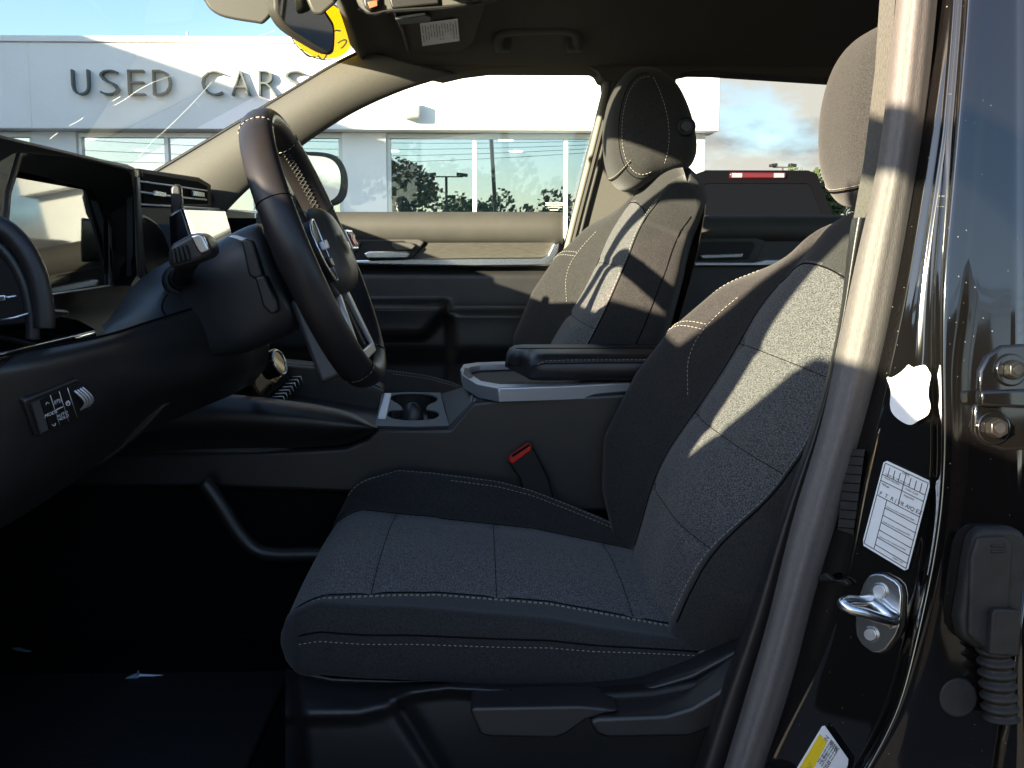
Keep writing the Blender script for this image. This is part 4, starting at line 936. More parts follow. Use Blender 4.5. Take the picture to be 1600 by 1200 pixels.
# vents on the passenger side of the hood
vb = prism3('vent_frame', [PX(219, 263, -.632), PX(312, 277, -.632), PX(330, 288, -.632), PX(331, 324, -.632), PX(222, 322, -.632)], (-.05, 0, 0), M_plastic_dk, da, .004)
prism3('vent_opening', [PX(223, 270, -.629), PX(310, 284, -.629), PX(324, 292, -.629), PX(325, 319, -.629), PX(225, 318, -.629)], (-.002, 0, 0), M_groove, vb)
tube('vent_slat', [PX(219, 283.5, -.624), PX(275, 291, -.624), PX(323, 298, -.624)], .0018, M_satin, vb)
tube('vent_slat', [PX(219, 300, -.624), PX(270, 307, -.624), PX(322, 312, -.624)], .0022, M_satin, vb)
for x in (243, 303): prism3('vent_tab', [PX(x, 298, -.618), PX(x+17, 301, -.618), PX(x+17, 308, -.618), PX(x, 306, -.618)], (-.006, 0, 0), M_chrome, vb, .001)
tube('vent_trim', [PX(219, 319.5, -.628), PX(300, 324, -.628), PX(400, 330, -.628)], .0022, M_satin, da)
prism3('passenger_trim', [PX(220, 323, -.634), PX(345, 327, -.634), PX(398, 332, -.634), PX(402, 385, -.634), PX(220, 380, -.634)], (-.01, 0, 0), M_pad, da, .002)
prism3('dash_cheek', catmull([PX(x, y, -.56) for x, y in [(222, 340), (238, 342), (252, 356), (262, 378), (270, 410), (262, 432), (236, 440), (225, 400)]], 3, True), (-.03, 0, 0), M_plastic, da, .004)
# centre display
cdp = thing('centre_display', 'upright glossy centre touchscreen standing out from the dashboard, reflecting cream wall', 'display', PX(320, 350, -.5))
# face plane turned slightly up
fa = [PX(286, 327, -.505), PX(352, 330, -.505), PX(372, 400, -.485), PX(306, 404, -.485)]
prism3('screen', fa, (-.008, 0, .002), M_screen, cdp, .0008)
prism3('bezel', [fa[0]+Vector((-.0095, -.003, .003)), fa[1]+Vector((-.0095, .003, .003)), fa[2]+Vector((-.0095, .003, -.003)), fa[3]+Vector((-.0095, -.003, -.003))], (-.012, 0, .002), M_plastic_dk, cdp, .002)
prism3('mount', [PX(300, 350, -.527), PX(340, 352, -.527), PX(350, 395, -.51), PX(312, 398, -.51)], (-.08, 0, 0), M_plastic_dk, cdp, .004)
# gear lever on the far side of the column
gl_ = thing('gear_lever', 'upright black column lever with rounded tip beside the centre display', 'gear lever', P(290, 360, 1.62))
prism('arm', [(266, 294), (270, 288), (278, 287), (282, 293), (284, 318), (282, 330), (270, 336), (266, 330)], 1.735, 1.75, M_plastic, gl_, .004)
prism('paddle', [(263, 338), (272, 330), (285, 324), (300, 372), (305, 392), (272, 396), (266, 384)], 1.72, 1.75, M_piano, gl_, .004)

# glossy shelf with bright edge under the cluster
sh = [(-.462, .98, .947), (-.462, 1.245, .949), (-.468, 1.262, .951), (-.50, 1.30, .958), (-.56, 1.36, .962), (-.60, 1.30, .962), (-.60, .98, .962)]
prism3('gloss_shelf', sh, (0, 0, -.012), M_piano, da, .004, 4)
tube('shelf_bright_edge', [(-.4605, .98, .9475), (-.4605, 1.10, .948), (-.4605, 1.19, .9485)], .0014, M_chrome, da, smoothn=3)
prism3('start_button_pad', [PX(75, 492, -.50), PX(80, 482, -.50), PX(108, 484, -.50), PX(110, 492, -.50), PX(82, 500, -.50)], (-.07, 0, 0), M_plastic, da, .004)
# padded arch around the driver's side vent
arc_ = [(-34, 340), (0, 352), (24, 368), (44, 392), (60, 424), (68, 455), (73, 490), (73, 512)]
tube('vent_arch', [P(x-4, y, 1.07) for x, y in arc_], .0105, M_leather, da, smoothn=5, seg=14)
prism('vent_recess', [(-60, 358), (0, 368), (20, 384), (38, 410), (52, 440), (58, 470), (62, 505), (-60, 515)], 1.085, 1.10, M_plastic_dk, da, .003)
tube('vent_arch', [P(x-22, y+18, 1.078) for x, y in arc_], .007, M_plastic, da, smoothn=5, seg=12)
vs2 = tube('vent_slat', [P(-20, 467, 1.065), P(10, 465, 1.065), P(26, 462, 1.067)], .0014, M_chrome, da)
tube('vent_slat', [P(-20, 503, 1.065), P(20, 497, 1.065), P(46, 489, 1.067)], .0012, M_chrome, da)
prism('vent_tab', [(-8, 462), (8, 461), (8, 470), (-8, 471)], 1.058, 1.064, M_chrome, da, .001)

# knee panel and the panel around the column
def prow(l): return catmull([P(x, y, Y) for x, y, Y in l], 5)
R0 = [(-40, 566, 1.0), (60, 545, 1.05), (165, 524, 1.14), (235, 502, 1.26), (300, 482, 1.38), (352, 468, 1.47), (392, 482, 1.56), (415, 500, 1.62)]
Rm = [(-40, 580, .985), (60, 562, 1.032), (165, 540, 1.122), (240, 520, 1.245), (310, 500, 1.37), (362, 490, 1.46), (396, 505, 1.56), (418, 520, 1.62)]
R1 = [(-40, 610, .985), (60, 592, 1.03), (165, 570, 1.12), (245, 555, 1.24), (320, 540, 1.37), (375, 530, 1.46), (400, 540, 1.56), (420, 548, 1.62)]
R2 = [(-40, 680, 1.0), (60, 656, 1.04), (165, 622, 1.13), (245, 606, 1.25), (320, 592, 1.39), (380, 580, 1.5), (400, 572, 1.58), (416, 572, 1.64)]
R3 = [(-40, 800, 1.04), (60, 748, 1.08), (140, 700, 1.17), (200, 664, 1.3), (280, 632, 1.45), (360, 604, 1.56), (385, 596, 1.62), (400, 594, 1.66)]
R4 = [(-40, 850, 1.10), (60, 790, 1.15), (140, 735, 1.24), (200, 690, 1.38), (280, 652, 1.52), (360, 618, 1.63), (385, 604, 1.7), (400, 600, 1.74)]
rr = [prow(q) for q in (R0, Rm, R1, R2, R3, R4)]
knee_ = loft('knee_panel', [[c[i] for c in [catmull([rr[a][j] for a in range(6)], 6) for j in range(len(rr[0]))]] for i in range(31)], M_plastic, da)
tube('panel_seam', [p+Vector((.0, -.0012, 0)) for p in rr[0][:26]], .0014, M_groove, da)
U1 = [(158, 508, 1.20), (170, 498, 1.25), (190, 470, 1.34), (215, 440, 1.45), (250, 415, 1.50), (300, 392, 1.53), (350, 376, 1.55), (400, 376, 1.60)]
U2 = [(162, 516, 1.16), (180, 504, 1.20), (212, 488, 1.27), (250, 462, 1.37), (290, 440, 1.43), (335, 425, 1.48), (385, 435, 1.56), (412, 450, 1.62)]
R0b = [(165, 524, 1.14), (195, 514, 1.19)]+R0[3:]
uu = [prow(q) for q in (U1, U2, R0b)]
loft('column_panel', [[c[i] for c in [catmull([uu[a][j] for a in range(3)], 6) for j in range(min(map(len, uu)))]] for i in range(13)], mat('slate_plastic', (.030, .031, .034), .5, bump=.35, bscale=1300, bdist=.0004), da)
tube('panel_seam', [P(x, y, Y) for x, y, Y in [(262, 460, 1.36), (256, 468, 1.345), (253, 480, 1.325), (258, 491, 1.30)]], .001, M_groove, da, smoothn=3)
tube('panel_seam', [P(x, y, Y) for x, y, Y in [(306, 438, 1.425), (316, 442, 1.43), (324, 458, 1.43), (334, 478, 1.42), (345, 486, 1.43)]], .001, M_groove, da, smoothn=3)
prism('lower_brace', [(176, 664), (250, 628), (262, 632), (222, 676), (180, 712), (150, 730), (160, 700)], 1.36, 1.38, M_plastic, da, .004)
# switch panel
sw = thing('switch_panel', 'small black switch block with MODE and AUTO HOLD buttons on the knee panel', 'switch panel', P(90, 635, 1.02))
from mathutils.bvhtree import BVHTree
kme = knee_.data; kb = BVHTree.FromPolygons([v.co for v in kme.vertices], [p.vertices[:] for p in kme.polygons])
def onknee(px, py, off=.003):
    h = kb.ray_cast(CAM, ray(px, py).normalized()); return h[0]-ray(px, py).normalized()*off
s4 = [onknee(35, 624), onknee(121, 588), onknee(139, 640), onknee(52, 681)]
_c = (s4[0]+s4[1]+s4[2]+s4[3])/4; _n = ((s4[2]-s4[0]).cross(s4[3]-s4[1])).normalized(); s4 = [PP(x, y, _c, _n) for x, y in ((35, 624), (121, 588), (139, 640), (52, 681))]
sn = (s4[1]-s4[0]).cross(s4[3]-s4[0]).normalized()
if sn.y > 0: sn = -sn
def SB(u, v, o=0.0): return bil(s4, u, v)+sn*(o+.004)
prism3('switch_frame', [SB(-.03, .04), SB(.03, -.03), SB(.93, -.02), SB(1.0, .06), SB(1.02, .92), SB(.95, 1.02), SB(.05, 1.04), SB(0, .97)], -sn*.03, M_plastic, sw, .003)
def sbtn(u0, u1, v0, v1, m_, o=.002, name='switch_button'): return prism3(name, [SB(u0, v0, o), SB(u1, v0, o), SB(u1, v1, o), SB(u0, v1, o)], -sn*.004, m_, sw, .0008)
b0 = sbtn(.06, .21, .10, .93, mat('grey_button', (.07, .075, .075), .25, coat=.4), name='lamp_switch')
bm = bmesh.new(); add_tube(bm, [SB(.215, .08, .0025), SB(.07, .08, .0025), SB(.055, .14, .0025), SB(.06, .9, .0025), SB(.075, .95, .0025)], .0007, 5); from_bm('bright_edge', bm, M_chrome, b0)
for u0, u1 in ((.225, .385), (.395, .545), (.555, .70), (.71, .95)):
    sbtn(u0, u1, .08, .94, M_plastic_dk)
for u in (.39, .55, .705): tube('button_gap', [SB(u, .08, .0024), SB(u, .94, .0024)], .0004, M_satin, sw)
sX = (s4[1]-s4[0]).normalized(); sY = (s4[0]-s4[3]).normalized()
def stx(s_, u, v, size): 
    Mx = basis(SB(u, v, .0026), sX, sY); text('button_text', s_, size, Mx, M_white, sw, ext=.0001, align='CENTER')
stx('MODE', .305, .58, .0058); stx('AUTO', .475, .72, .0052); stx('HOLD', .475, .82, .0052); stx('((P))', .47, .34, .0058); stx('A', .63, .5, .007)
for u, v, d in ((.30, .24, 1), (.305, .86, -1)):
    tube('button_mark', [SB(u-.03, v+.03*d, .0027), SB(u, v-.03*d, .0027), SB(u+.03, v+.03*d, .0027)], .0004, M_white, sw, seg=5)
tube('button_mark', [SB(.41, .50, .0027), SB(.53, .50, .0027)], .0005, M_white, sw, seg=5)
bm = bmesh.new(); add_tube(bm, [SB(.63+.035*math.cos(t), .47+.06*math.sin(t), .0027) for t in [6.28*i/16 for i in range(16)]], .0004, 5, closed=True); from_bm('button_mark', bm, M_white, sw)
kn = []
for k in range(4):
    pts = [SB(.80+.05*k+.04*math.sin(math.pi*t), .22+.56*t, .003+.007*math.sin(math.pi*t)) for t in [i/8 for i in range(9)]]
    tube('dimmer_rib', pts, .0009 if k % 2 else .0013, M_satin, sw)
# turn signal stalk
ts_ = thing('turn_signal_stalk', 'chunky black turn signal stalk with bright end cap pointing at the driver', 'control stalk', P(290, 420, 1.3))
bm = bmesh.new(); cc0 = P(281, 438, 1.40); dirc = (P(292, 398, 1.24)-cc0).normalized(); disc(bm, cc0-dirc*.006, dirc, .024, .012, 28, .021); from_bm('boot', bm, M_rubber, ts_, bevel=.003)
bm = bmesh.new(); disc(bm, cc0+dirc*.004, dirc, .0165, .012, 24, .013); from_bm('boot_ring', bm, M_plastic_dk, ts_, bevel=.002)
tube('stem', [cc0, cc0.lerp(P(296, 402, 1.26), .6), P(298, 400, 1.25)], [.0125, .012, .013], M_plastic_dk, ts_)
prism('head', [(262, 388), (270, 380), (296, 366), (308, 364), (318, 367), (327, 382), (331, 396), (322, 403), (300, 412), (280, 418), (265, 421), (261, 405)], 1.20, 1.245, M_plastic, ts_, .006, 4)
prism('head_cap', [(297, 369), (310, 365), (317, 369), (325, 386), (326, 392), (313, 397), (306, 388)], 1.192, 1.199, M_chrome, ts_, .002)
for k in range(4): prism('ridge', [(266+k*6, 390-k*2.0), (272+k*6, 387.5-k*2), (276+k*7, 412-k*2), (270+k*7, 414-k*2)], 1.193, 1.20, M_plastic_dk, ts_, .0015)

# ================================================================== STEERING WHEEL
al_ = math.radians(21.5); ca, sa = math.cos(al_), math.sin(al_)
WC = Vector((-.222, 1.425, 1.043))
WMt = Matrix(((0, -sa, ca, WC.x), (1, 0, 0, WC.y), (0, ca, sa, WC.z), (0, 0, 0, 1)))
sw_ = thing('steering_wheel', 'black leather steering wheel seen from its side, stitched rim and silver lower spoke', 'steering wheel', WC, mat4=WMt)
def W3(x, y, z): return WMt @ Vector((x, y, z))
R_ = .187
rows = []; nseg = 120
def rimp(t, q):
    rr_ = R_*(1-.02*sm((-math.sin(t)-.8)/.2))
    c = Vector((math.cos(t)*rr_, math.sin(t)*rr_, .0)); er = Vector((math.cos(t), math.sin(t), 0))
    thick = .0155+.0022*(bell(abs(math.cos(t)), .87, .16) if math.sin(t) > 0 else 0)
    return c+er*math.cos(q)*thick+Vector((0, 0, 1))*math.sin(q)*(.0225)
for i in range(nseg+1):
    t = 2*math.pi*i/nseg
    rows.append([WMt @ rimp(t, 2*math.pi*j/20) for j in range(20)])
rim = loft('rim', rows, M_wheel, sw_, closed_u=True)
for deg in (62, 118, -62, -118, 20, 160):
    t = math.radians(deg); ring = [WMt @ (rimp(t, 2*math.pi*j/24)*1.0+Vector((math.cos(t), math.sin(t), 0))*0) for j in range(24)]
    cc_ = WMt @ Vector((math.cos(t)*R_, math.sin(t)*R_, 0)); ring = [cc_+(p-cc_)*1.01 for p in ring]
    bm = bmesh.new(); add_tube(bm, ring, .0008, 5, closed=True); from_bm('seam', bm, M_groove, rim)
    if deg in (62, 118, -62, -118):
        t2 = t+.010; ring = [WMt @ rimp(t2, 2*math.pi*j/24) for j in range(25)]; c2 = WMt @ Vector((math.cos(t2)*R_, math.sin(t2)*R_, 0)); stitch('stitching', [c2+(p-c2)*1.025 for p in ring], M_thread, rim, r=.0006)
# cross stitching round the inner edge
M_gthread = mat('grey_thread', (.05, .047, .042), .8)
bm = bmesh.new()
nst = 150
for i in range(nst):
    t = 2*math.pi*i/nst-math.pi/2
    if i == nst//2: from_bm('cross_stitching', bm, M_gthread, rim); bm = bmesh.new()
    d = (math.degrees(t)+360) % 360
    if not (d < 60 or 122 < d < 238 or d > 300): continue
    for s_ in (-1, 1):
        a = WMt @ (rimp(t, math.pi-.22*s_)*1.0); b = WMt @ rimp(t+2*math.pi/nst*.9, math.pi+.22*s_)
        c0 = WMt @ Vector((math.cos(t)*R_, math.sin(t)*R_, 0)); a = c0+(a-c0)*1.04; b = c0+(b-c0)*1.04
        add_tube(bm, [a, b], .0007, 4)
from_bm('cross_stitching', bm, M_gthread, rim)
def wp(name, pts, z0, z1, m_, parent=sw_, bevel=.003, seg=3, sn=0):
    q = [Vector((x, y, z0)) for x, y in pts]
    if sn: q = catmull(q, sn, True)
    return prism3(name, [WMt @ p for p in q], WMt.to_3x3() @ Vector((0, 0, z1-z0)), m_, parent, bevel, seg)
# hub cover dome
rows = []
for i in range(15):
    a = math.pi/2*i/14; k = max(math.cos(a), .015)**.55; z = .010+.030*math.sin(a)
    rows.append([W3((.072*k)*math.copysign(abs(math.cos(q))**.7, math.cos(q)), -.004+(.062*k)*math.copysign(abs(math.sin(q))**.7, math.sin(q))-.010*abs(math.cos(q)), z) for q in [2*math.pi*j/40 for j in range(40)]])
hubm = mat('hub_plastic', (.045, .042, .038), .45, bump=.35, bscale=1300, bdist=.0004)
loft('airbag_cover', rows, hubm, sw_, closed_u=True, cap=True)
hb_ = wp('hub_back', [(-.075, .055), (.075, .055), (.09, -.01), (.06, -.07), (-.06, -.07), (-.09, -.01)], -.045, .013, M_plastic, bevel=.008)
wp('emblem_frame', [(-.034, .012), (.034, .012), (.030, -.016), (-.030, -.016)], .0475, .0505, M_chrome, bevel=.0012)
wp('emblem_plate', [(-.030, .009), (.030, .009), (.0265, -.013), (-.0265, -.013)], .0506, .0515, M_plastic_dk, bevel=.0004)
text('emblem_text', 'GMC', .021, WMt @ Matrix.Translation((0, -.0100, .0516)), M_red, sw_, ext=.0012, align='CENTER', bold=.0006)
for s_ in (-1, 1):
    wp('spoke', [(s_*.070, .022), (s_*.115, .020), (s_*.178, .012), (s_*.178, -.028), (s_*.115, -.045), (s_*.068, -.040)], -.016, .010, M_plastic)
    wp('button_pod', [(s_*.076, .030), (s_*.108, .032), (s_*.134, .018), (s_*.138, -.010), (s_*.120, -.040), (s_*.082, -.044)], .008, .022, M_plastic_dk, sn=3)
    ring = catmull([Vector((s_*x, y, .022)) for x, y in [(.078, .029), (.108, .031), (.133, .017), (.137, -.010), (.119, -.039), (.084, -.043)]], 5, True)
    bm = bmesh.new(); add_tube(bm, [WMt @ p for p in ring], .0016, 6, closed=True); from_bm('chrome_ring', bm, M_chrome, sw_, smooth=True)
    wp('rocker_switch', [(s_*.090, .006), (s_*.122, .004), (s_*.122, -.008), (s_*.090, -.006)], .022, .030, M_satin, bevel=.002)
    wp('rocker_switch', [(s_*.090, -.016), (s_*.118, -.018), (s_*.112, -.030), (s_*.090, -.030)], .022, .027, M_plastic, bevel=.002)
    # lower spoke arms with silver inlay
    q = math.radians(-90+28*s_); 
    a_ = Vector((.035*s_, -.055)); e_ = Vector((.075*s_, -.168)); nrm2 = Vector((1, 0))
    wp('lower_spoke', [(a_.x-.016, a_.y), (a_.x+.016, a_.y), (e_.x+.020, e_.y), (e_.x-.020, e_.y)], -.014, .004, M_plastic)
    wp('silver_inlay', [(a_.x-.003*s_, a_.y-.008), (a_.x+.015*s_, a_.y-.008), (e_.x+.019*s_, e_.y+.004), (e_.x+.001*s_, e_.y+.002)], .006, .012, M_satin, bevel=.002)
wp('silver_inlay', [(-.070, -.146), (.070, -.146), (.074, -.160), (-.074, -.160)], .006, .013, M_satin, bevel=.002)
wp('spoke_back', [(-.06, -.05), (.06, -.05), (.085, -.165), (-.085, -.165)], -.052, -.016, mat('slate_spoke', (.035, .036, .040), .42, bump=.3, bscale=1300, bdist=.0004), bevel=.006)

# steering column shroud with paddle
cl2 = thing('steering_column', 'black steering column shroud between wheel and dashboard with paddle lever', 'steering column', W3(0, 0, -.1))
rows = []
for z, kx, ky, y0 in [(-.050, .80, .82, -.012), (-.054, .95, .97, -.012), (-.066, 1.0, 1.0, -.012), (-.10, 1.0, 1.0, -.014), (-.13, .96, .97, -.018), (-.155, .85, .88, -.022), (-.17, .7, .74, -.026), (-.21, .6, .66, -.03)]:
    rows.append([W3(.070*kx*math.copysign(abs(math.cos(q))**.6, math.cos(q)), y0+.078*ky*math.copysign(abs(math.sin(q))**.6, math.sin(q)), z) for q in [2*math.pi*j/44 for j in range(44)]])
loft('shroud', rows, mat('slate_shroud', (.026, .028, .031), .42, bump=.3, bscale=1300, bdist=.0004), cl2, closed_u=True, cap=True, sub=1)
prism('paddle_lever', [(377, 377), (384, 372), (394, 376), (408, 420), (412, 432), (398, 436), (388, 430)], 1.328, 1.345, M_plastic, cl2, .003)
prism('wiper_stalk', [(398, 434), (413, 430), (431, 470), (434, 486), (424, 492), (410, 478)], 1.32, 1.345, M_plastic, cl2, .003)
prism('top_clip', [(356, 370), (378, 377), (384, 373), (363, 367)], 1.34, 1.36, M_satin, cl2, .001)

# ================================================================== DRIVER SIDE DOOR PILLAR
pil = thing('door_pillar', 'glossy black painted door pillar with cloth seal, labels, striker and hinge', 'door pillar', (.36, .98, .3))
ysv = list(range(-60, 1281, 20))
seL = tab([(-60, 1406), (0, 1400), (150, 1385), (270, 1370), (350, 1350), (430, 1332), (560, 1306), (700, 1275), (750, 1255), (862, 1225), (975, 1199), (1050, 1176), (1200, 1131), (1280, 1106)])
seR = tab([(-60, 1470), (0, 1465), (150, 1450), (250, 1437), (350, 1422), (480, 1400), (600, 1373), (720, 1338), (830, 1308), (911, 1279), (1069, 1240), (1196, 1195), (1280, 1170)])
trL = tab([(-60, 1385), (0, 1378), (120, 1368), (250, 1350), (350, 1332), (450, 1322), (520, 1313), (640, 1283), (700, 1262), (800, 1225), (900, 1192), (1000, 1160), (1087, 1124), (1162, 1101), (1280, 1060)])
def smooth(f, w=60): return lambda y: (f(y-w)+2*f(y-w/2)+2*f(y)+2*f(y+w/2)+f(y+w))/8
seL, seR, trL = smooth(seL), smooth(seR), smooth(trL)
# inner plastic trim strip
rows = []
for y in [q for q in ysv if q >= 340]:
    a, b = trL(y)-4, seL(y)+6
    rows.append([P(lerp(a, b, k/6), y, 1.075-.022*math.sin(math.pi*(.05+.9*k/6))**.6+ (.05 if k == 0 else 0)) for k in range(7)])
loft('pillar_trim', rows, M_plastic, pil, sub=1)
# fat cloth covered weather seal
rows = []
for y in ysv:
    a, b = seL(y), seR(y)
    rows.append([P(lerp(a, b, k/12), y, 1.052-.028*math.sin(math.pi*k/12)**.6+.0035*bell(k, 3.6, .8)+.0022*bell(k, 8.2, .7)) for k in range(13)])
loft('weather_seal', rows, M_seal, pil, sub=1)
# painted jamb
n0 = Vector((-.707, -.707, .141)).normalized(); p0 = P(1340, 700, 1.035)
def JP(px, py, d=0.0): return PP(px, py, p0+n0*d, n0)
n1 = Vector((.03, -1, .13)).normalized(); p1 = P(1480, 600, .925)
def OP(px, py, d=0.0): return PP(px, py, p1+n1*d, n1)
g1 = smooth(tab([(-60, 1468+14), (0, 1478), (150, 1463), (250, 1448), (350, 1433), (480, 1412), (600, 1385), (750, 1350), (896, 1322), (1012, 1292), (1061, 1268), (1110, 1240), (1196, 1198), (1280, 1160)]))
crz = smooth(tab([(-60, 1506), (0, 1504), (150, 1492), (320, 1477), (430, 1466), (560, 1463), (640, 1466), (750, 1465), (844, 1455), (945, 1435), (1042, 1412), (1125, 1390), (1192, 1349), (1280, 1300)]))
rdg = smooth(tab([(-60, 1490), (0, 1484), (120, 1474), (220, 1463), (350, 1448), (480, 1434), (560, 1430), (700, 1424), (900, 1400), (1280, 1290)]))
rows = []
for y in ysv:
    A, G, Cz, Rg = seR(y)-6, g1(y), crz(y), rdg(y); r = []; ga = sm((680-y)/60)
    r += [JP(A, y, -.006), JP(lerp(A, G, .5), y, -.003), JP(G-3, y, -.001), JP(G, y, .0028-.0018*ga), JP(G+4, y, .0028-.0018*ga), JP(G+8, y, .001)]
    amp = .0018*sm((600-y)/60)
    M1 = max(G+16, Rg-9); M2 = max(M1+4, Rg); M3 = max(M2+3, Rg+7)
    M3 = min(M3, Cz-10); M2 = min(M2, M3-3); M1 = min(M1, M2-3)
    r += [JP(lerp(G+8, M1, .5), y, .001), JP(M1, y, .001), JP(M2, y, .001+amp), JP(M3, y, .001), JP(lerp(M3, Cz, .5), y, .001), JP(Cz-10, y, .001), JP(Cz-6, y, .0016)]
    W2 = lerp(40, 26, sm((y-450)/150))
    r += [(JP(Cz, y, .0015)+OP(Cz, y, .001))/2, OP(Cz+6, y, .0008), OP(Cz+10, y, .0018), OP(Cz+W2*.6, y, .0022), OP(Cz+W2, y, .0022), OP(Cz+W2+8, y, .0), OP(lerp(Cz+W2+8, 1585, .5), y, .0), OP(1583, y, .0), OP(1590, y, .0), OP(1600, y, .004), OP(1680, y, .006)]
    rows.append(r)
# keep neighbouring columns ordered
for r in rows:
    for i in range(1, len(r)):
        pass
loft('painted_jamb', rows, M_paint, pil, sub=1)
# shield shaped sticker
def onJ(px, py, d=.004): return JP(px, py, d)
shp = [(1386, 590), (1394, 590), (1406, 583), (1414, 576), (1420, 570), (1427, 574), (1436, 572), (1446, 571), (1452, 580), (1455, 587), (1452, 602), (1451, 620), (1454, 634), (1450, 648), (1436, 657), (1423, 664), (1408, 658), (1395, 646), (1391, 632), (1392, 610)]
st1 = prism3('shield_sticker', catmull([onJ(x, y, .0125) for x, y in shp], 3, True), n0*.0008, M_white, pil)
# service label
l4 = [(1382, 718), (1455, 752), (1418, 894), (1347, 851)]
q4 = [onJ(x, y, .0065) for x, y in l4]
def rq(q, e=.06):
    o = []
    for i in range(4):
        a, b, c = q[i-1], q[i], q[(i+1) % 4]; o += [b.lerp(a, e*.6), b.lerp(c, e)]
    return o
sl_ = prism3('paper_label', rq(q4), n0*.0006, M_white, pil, .0)
def LQ(u, v, d=.0009): return bil(q4, u, v)+n0*d
def lline(u0, v0, u1, v1, r=.0004, par=sl_, f=LQ): tube('label_line', [f(u0, v0), f(u1, v1)], r, M_ink, par, seg=4)
lline(.04, .03, .96, .03); lline(.04, .97, .96, .97); lline(.04, .03, .04, .97); lline(.96, .03, .96, .97)
lline(.04, .16, .96, .16); lline(.04, .23, .96, .23); lline(.04, .40, .96, .40)
for k in range(8): lline(.04+.115*k, .06, .04+.115*k, .16)
lline(.5, .03, .5, .40); lline(.26, .40, .26, .97)
for k in range(6): lline(.26, .49+.085*k, .96, .49+.085*k)
lX = (q4[1]-q4[0]).normalized(); lY = (q4[0]-q4[3]).normalized()
def ltx(s_, u, v, size, f=LQ, X=lX, Y=lY, par=sl_, m_=M_ink): text('label_text', s_, size, basis(f(u, v, .0011), X, Y), m_, par, ext=.0001)
ltx('F  T  R | VR AIQ EZ', .08, .385, .0056)
ltx('DATE', .42, .055, .003); ltx('Stock Number', .10, .19, .0028); ltx('Color Code', .56, .20, .0028); ltx('Mileage', .08, .27, .0028); ltx('Inspected', .56, .27, .0028)
ltx('MO  DAY  YR  VEH  STATUS  LOT', .10, .145, .0018)
for k in range(3): ltx('Check box when completed and initial', .29, .475+.085*k*2, .0019)
ltx('FORM 1190', .66, .95, .0022)
# yellow tyre label at the bottom
t4 = [(1287, 1131), (1327, 1188), (1290, 1310), (1215, 1250)]
q5 = [onJ(x, y, .0085) for x, y in t4]
tl = prism3('tyre_label', rq(q5, .05), n0*.0006, M_white, pil)
def TQ(u, v, d=.0009): return bil(q5, u, v)+n0*d
prism3('yellow_band', [TQ(.05, .10), TQ(.30, .10), TQ(.30, .97), TQ(.05, .97)], n0*.0003, M_yellow, tl)
prism3('yellow_box', [TQ(.62, .36), TQ(.92, .36), TQ(.92, .95), TQ(.62, .95)], n0*.0003, M_yellow, tl)
for a, b in (((.62, .36), (.92, .36)), ((.92, .36), (.92, .95)), ((.62, .36), (.62, .95))): tube('red_border', [TQ(*a, .0013), TQ(*b, .0013)], .0005, M_red, tl, seg=4)
tX = (q5[3]-q5[0]).normalized()*-1; tY = (q5[0]-q5[1]).normalized()
ltx('INFORMATION', .25, .50, .0068, TQ, tX, tY, tl)
for i, s_ in enumerate(("SEE OWNER'S", 'MANUAL FOR', 'ADDITIONAL', 'INFORMATION')): ltx(s_, .70+.07*i, .60, .0036, TQ, tX, tY, tl)
ltx('3GKALUEG8SL264974', .985, .66, .0044, TQ, tX, tY, tl)
for k in range(16):
    if k % 3 != 1: prism3('barcode_bar', [TQ(.36+.016*k, .03), TQ(.36+.016*k+.009, .03), TQ(.36+.016*k+.009, .085), TQ(.36+.016*k, .085)], n0*.0003, M_ink, tl)
for k in range(5): ltx('FRONT  REAR  SPARE  240 kPa 35 PSI', .34+.055*k, .34, .0019, TQ, tX, tY, tl)
ltx('2, Kist', .42, .30, .0045, TQ, tX, tY, tl); ltx('M x 1210', .55, .40, .0045, TQ, tX, tY, tl)
# striker
sk = [(1372, 895), (1384, 896), (1402, 906), (1410, 914), (1413, 930), (1411, 975), (1404, 992), (1388, 1014), (1378, 1019), (1366, 1018), (1350, 1006), (1342, 992), (1340, 975), (1343, 940), (1352, 912), (1362, 898)]
kp = prism3('striker_plate', [onJ(x, y, .003) for x, y in sk], n0*.0065, M_steel, pil, .0015, 2)
prism3('striker_plate_backing', [onJ(x+4, y+2, .001) for x, y in sk], n0*.0025, M_plastic_dk, pil, .001)
def J3(px, py, d): return onJ(px, py, d)
tube('striker_loop', [J3(1398, 970, .010), J3(1392, 970, .018), J3(1376, 966, .030), J3(1352, 958, .042), J3(1330, 952, .050), J3(1318, 945, .052), J3(1318, 940, .050), J3(1330, 938, .042), J3(1346, 939, .030), J3(1360, 938, .016), J3(1364, 940, .009)], .0052, M_steel, kp, smoothn=4, seg=14)
tube('striker_web', [J3(1352, 936, .011), J3(1366, 944, .014), J3(1384, 960, .014), J3(1400, 972, .012)], [.005, .008, .008, .009], M_steel, kp, seg=12)
for x, y in ((1375, 923), (1361, 991)):
    c = J3(x, y, .0095); bm = bmesh.new(); disc(bm, c, n0, .0082, .0022, 24); sc_ = from_bm('screw', bm, M_steel, kp, bevel=.0008)
    bm = bmesh.new(); disc(bm, c+n0*.0022, n0, .0058, .0012, 20); disc(bm, c+n0*.0034, n0, .0030, .0004, 6); from_bm('screw_recess', bm, M_satin, sc_)
bm = bmesh.new(); disc(bm, OP(1494, 1088, -.004), n1, .0185, .005, 28); from_bm('rubber_plug', bm, M_rubber, pil, bevel=.002)
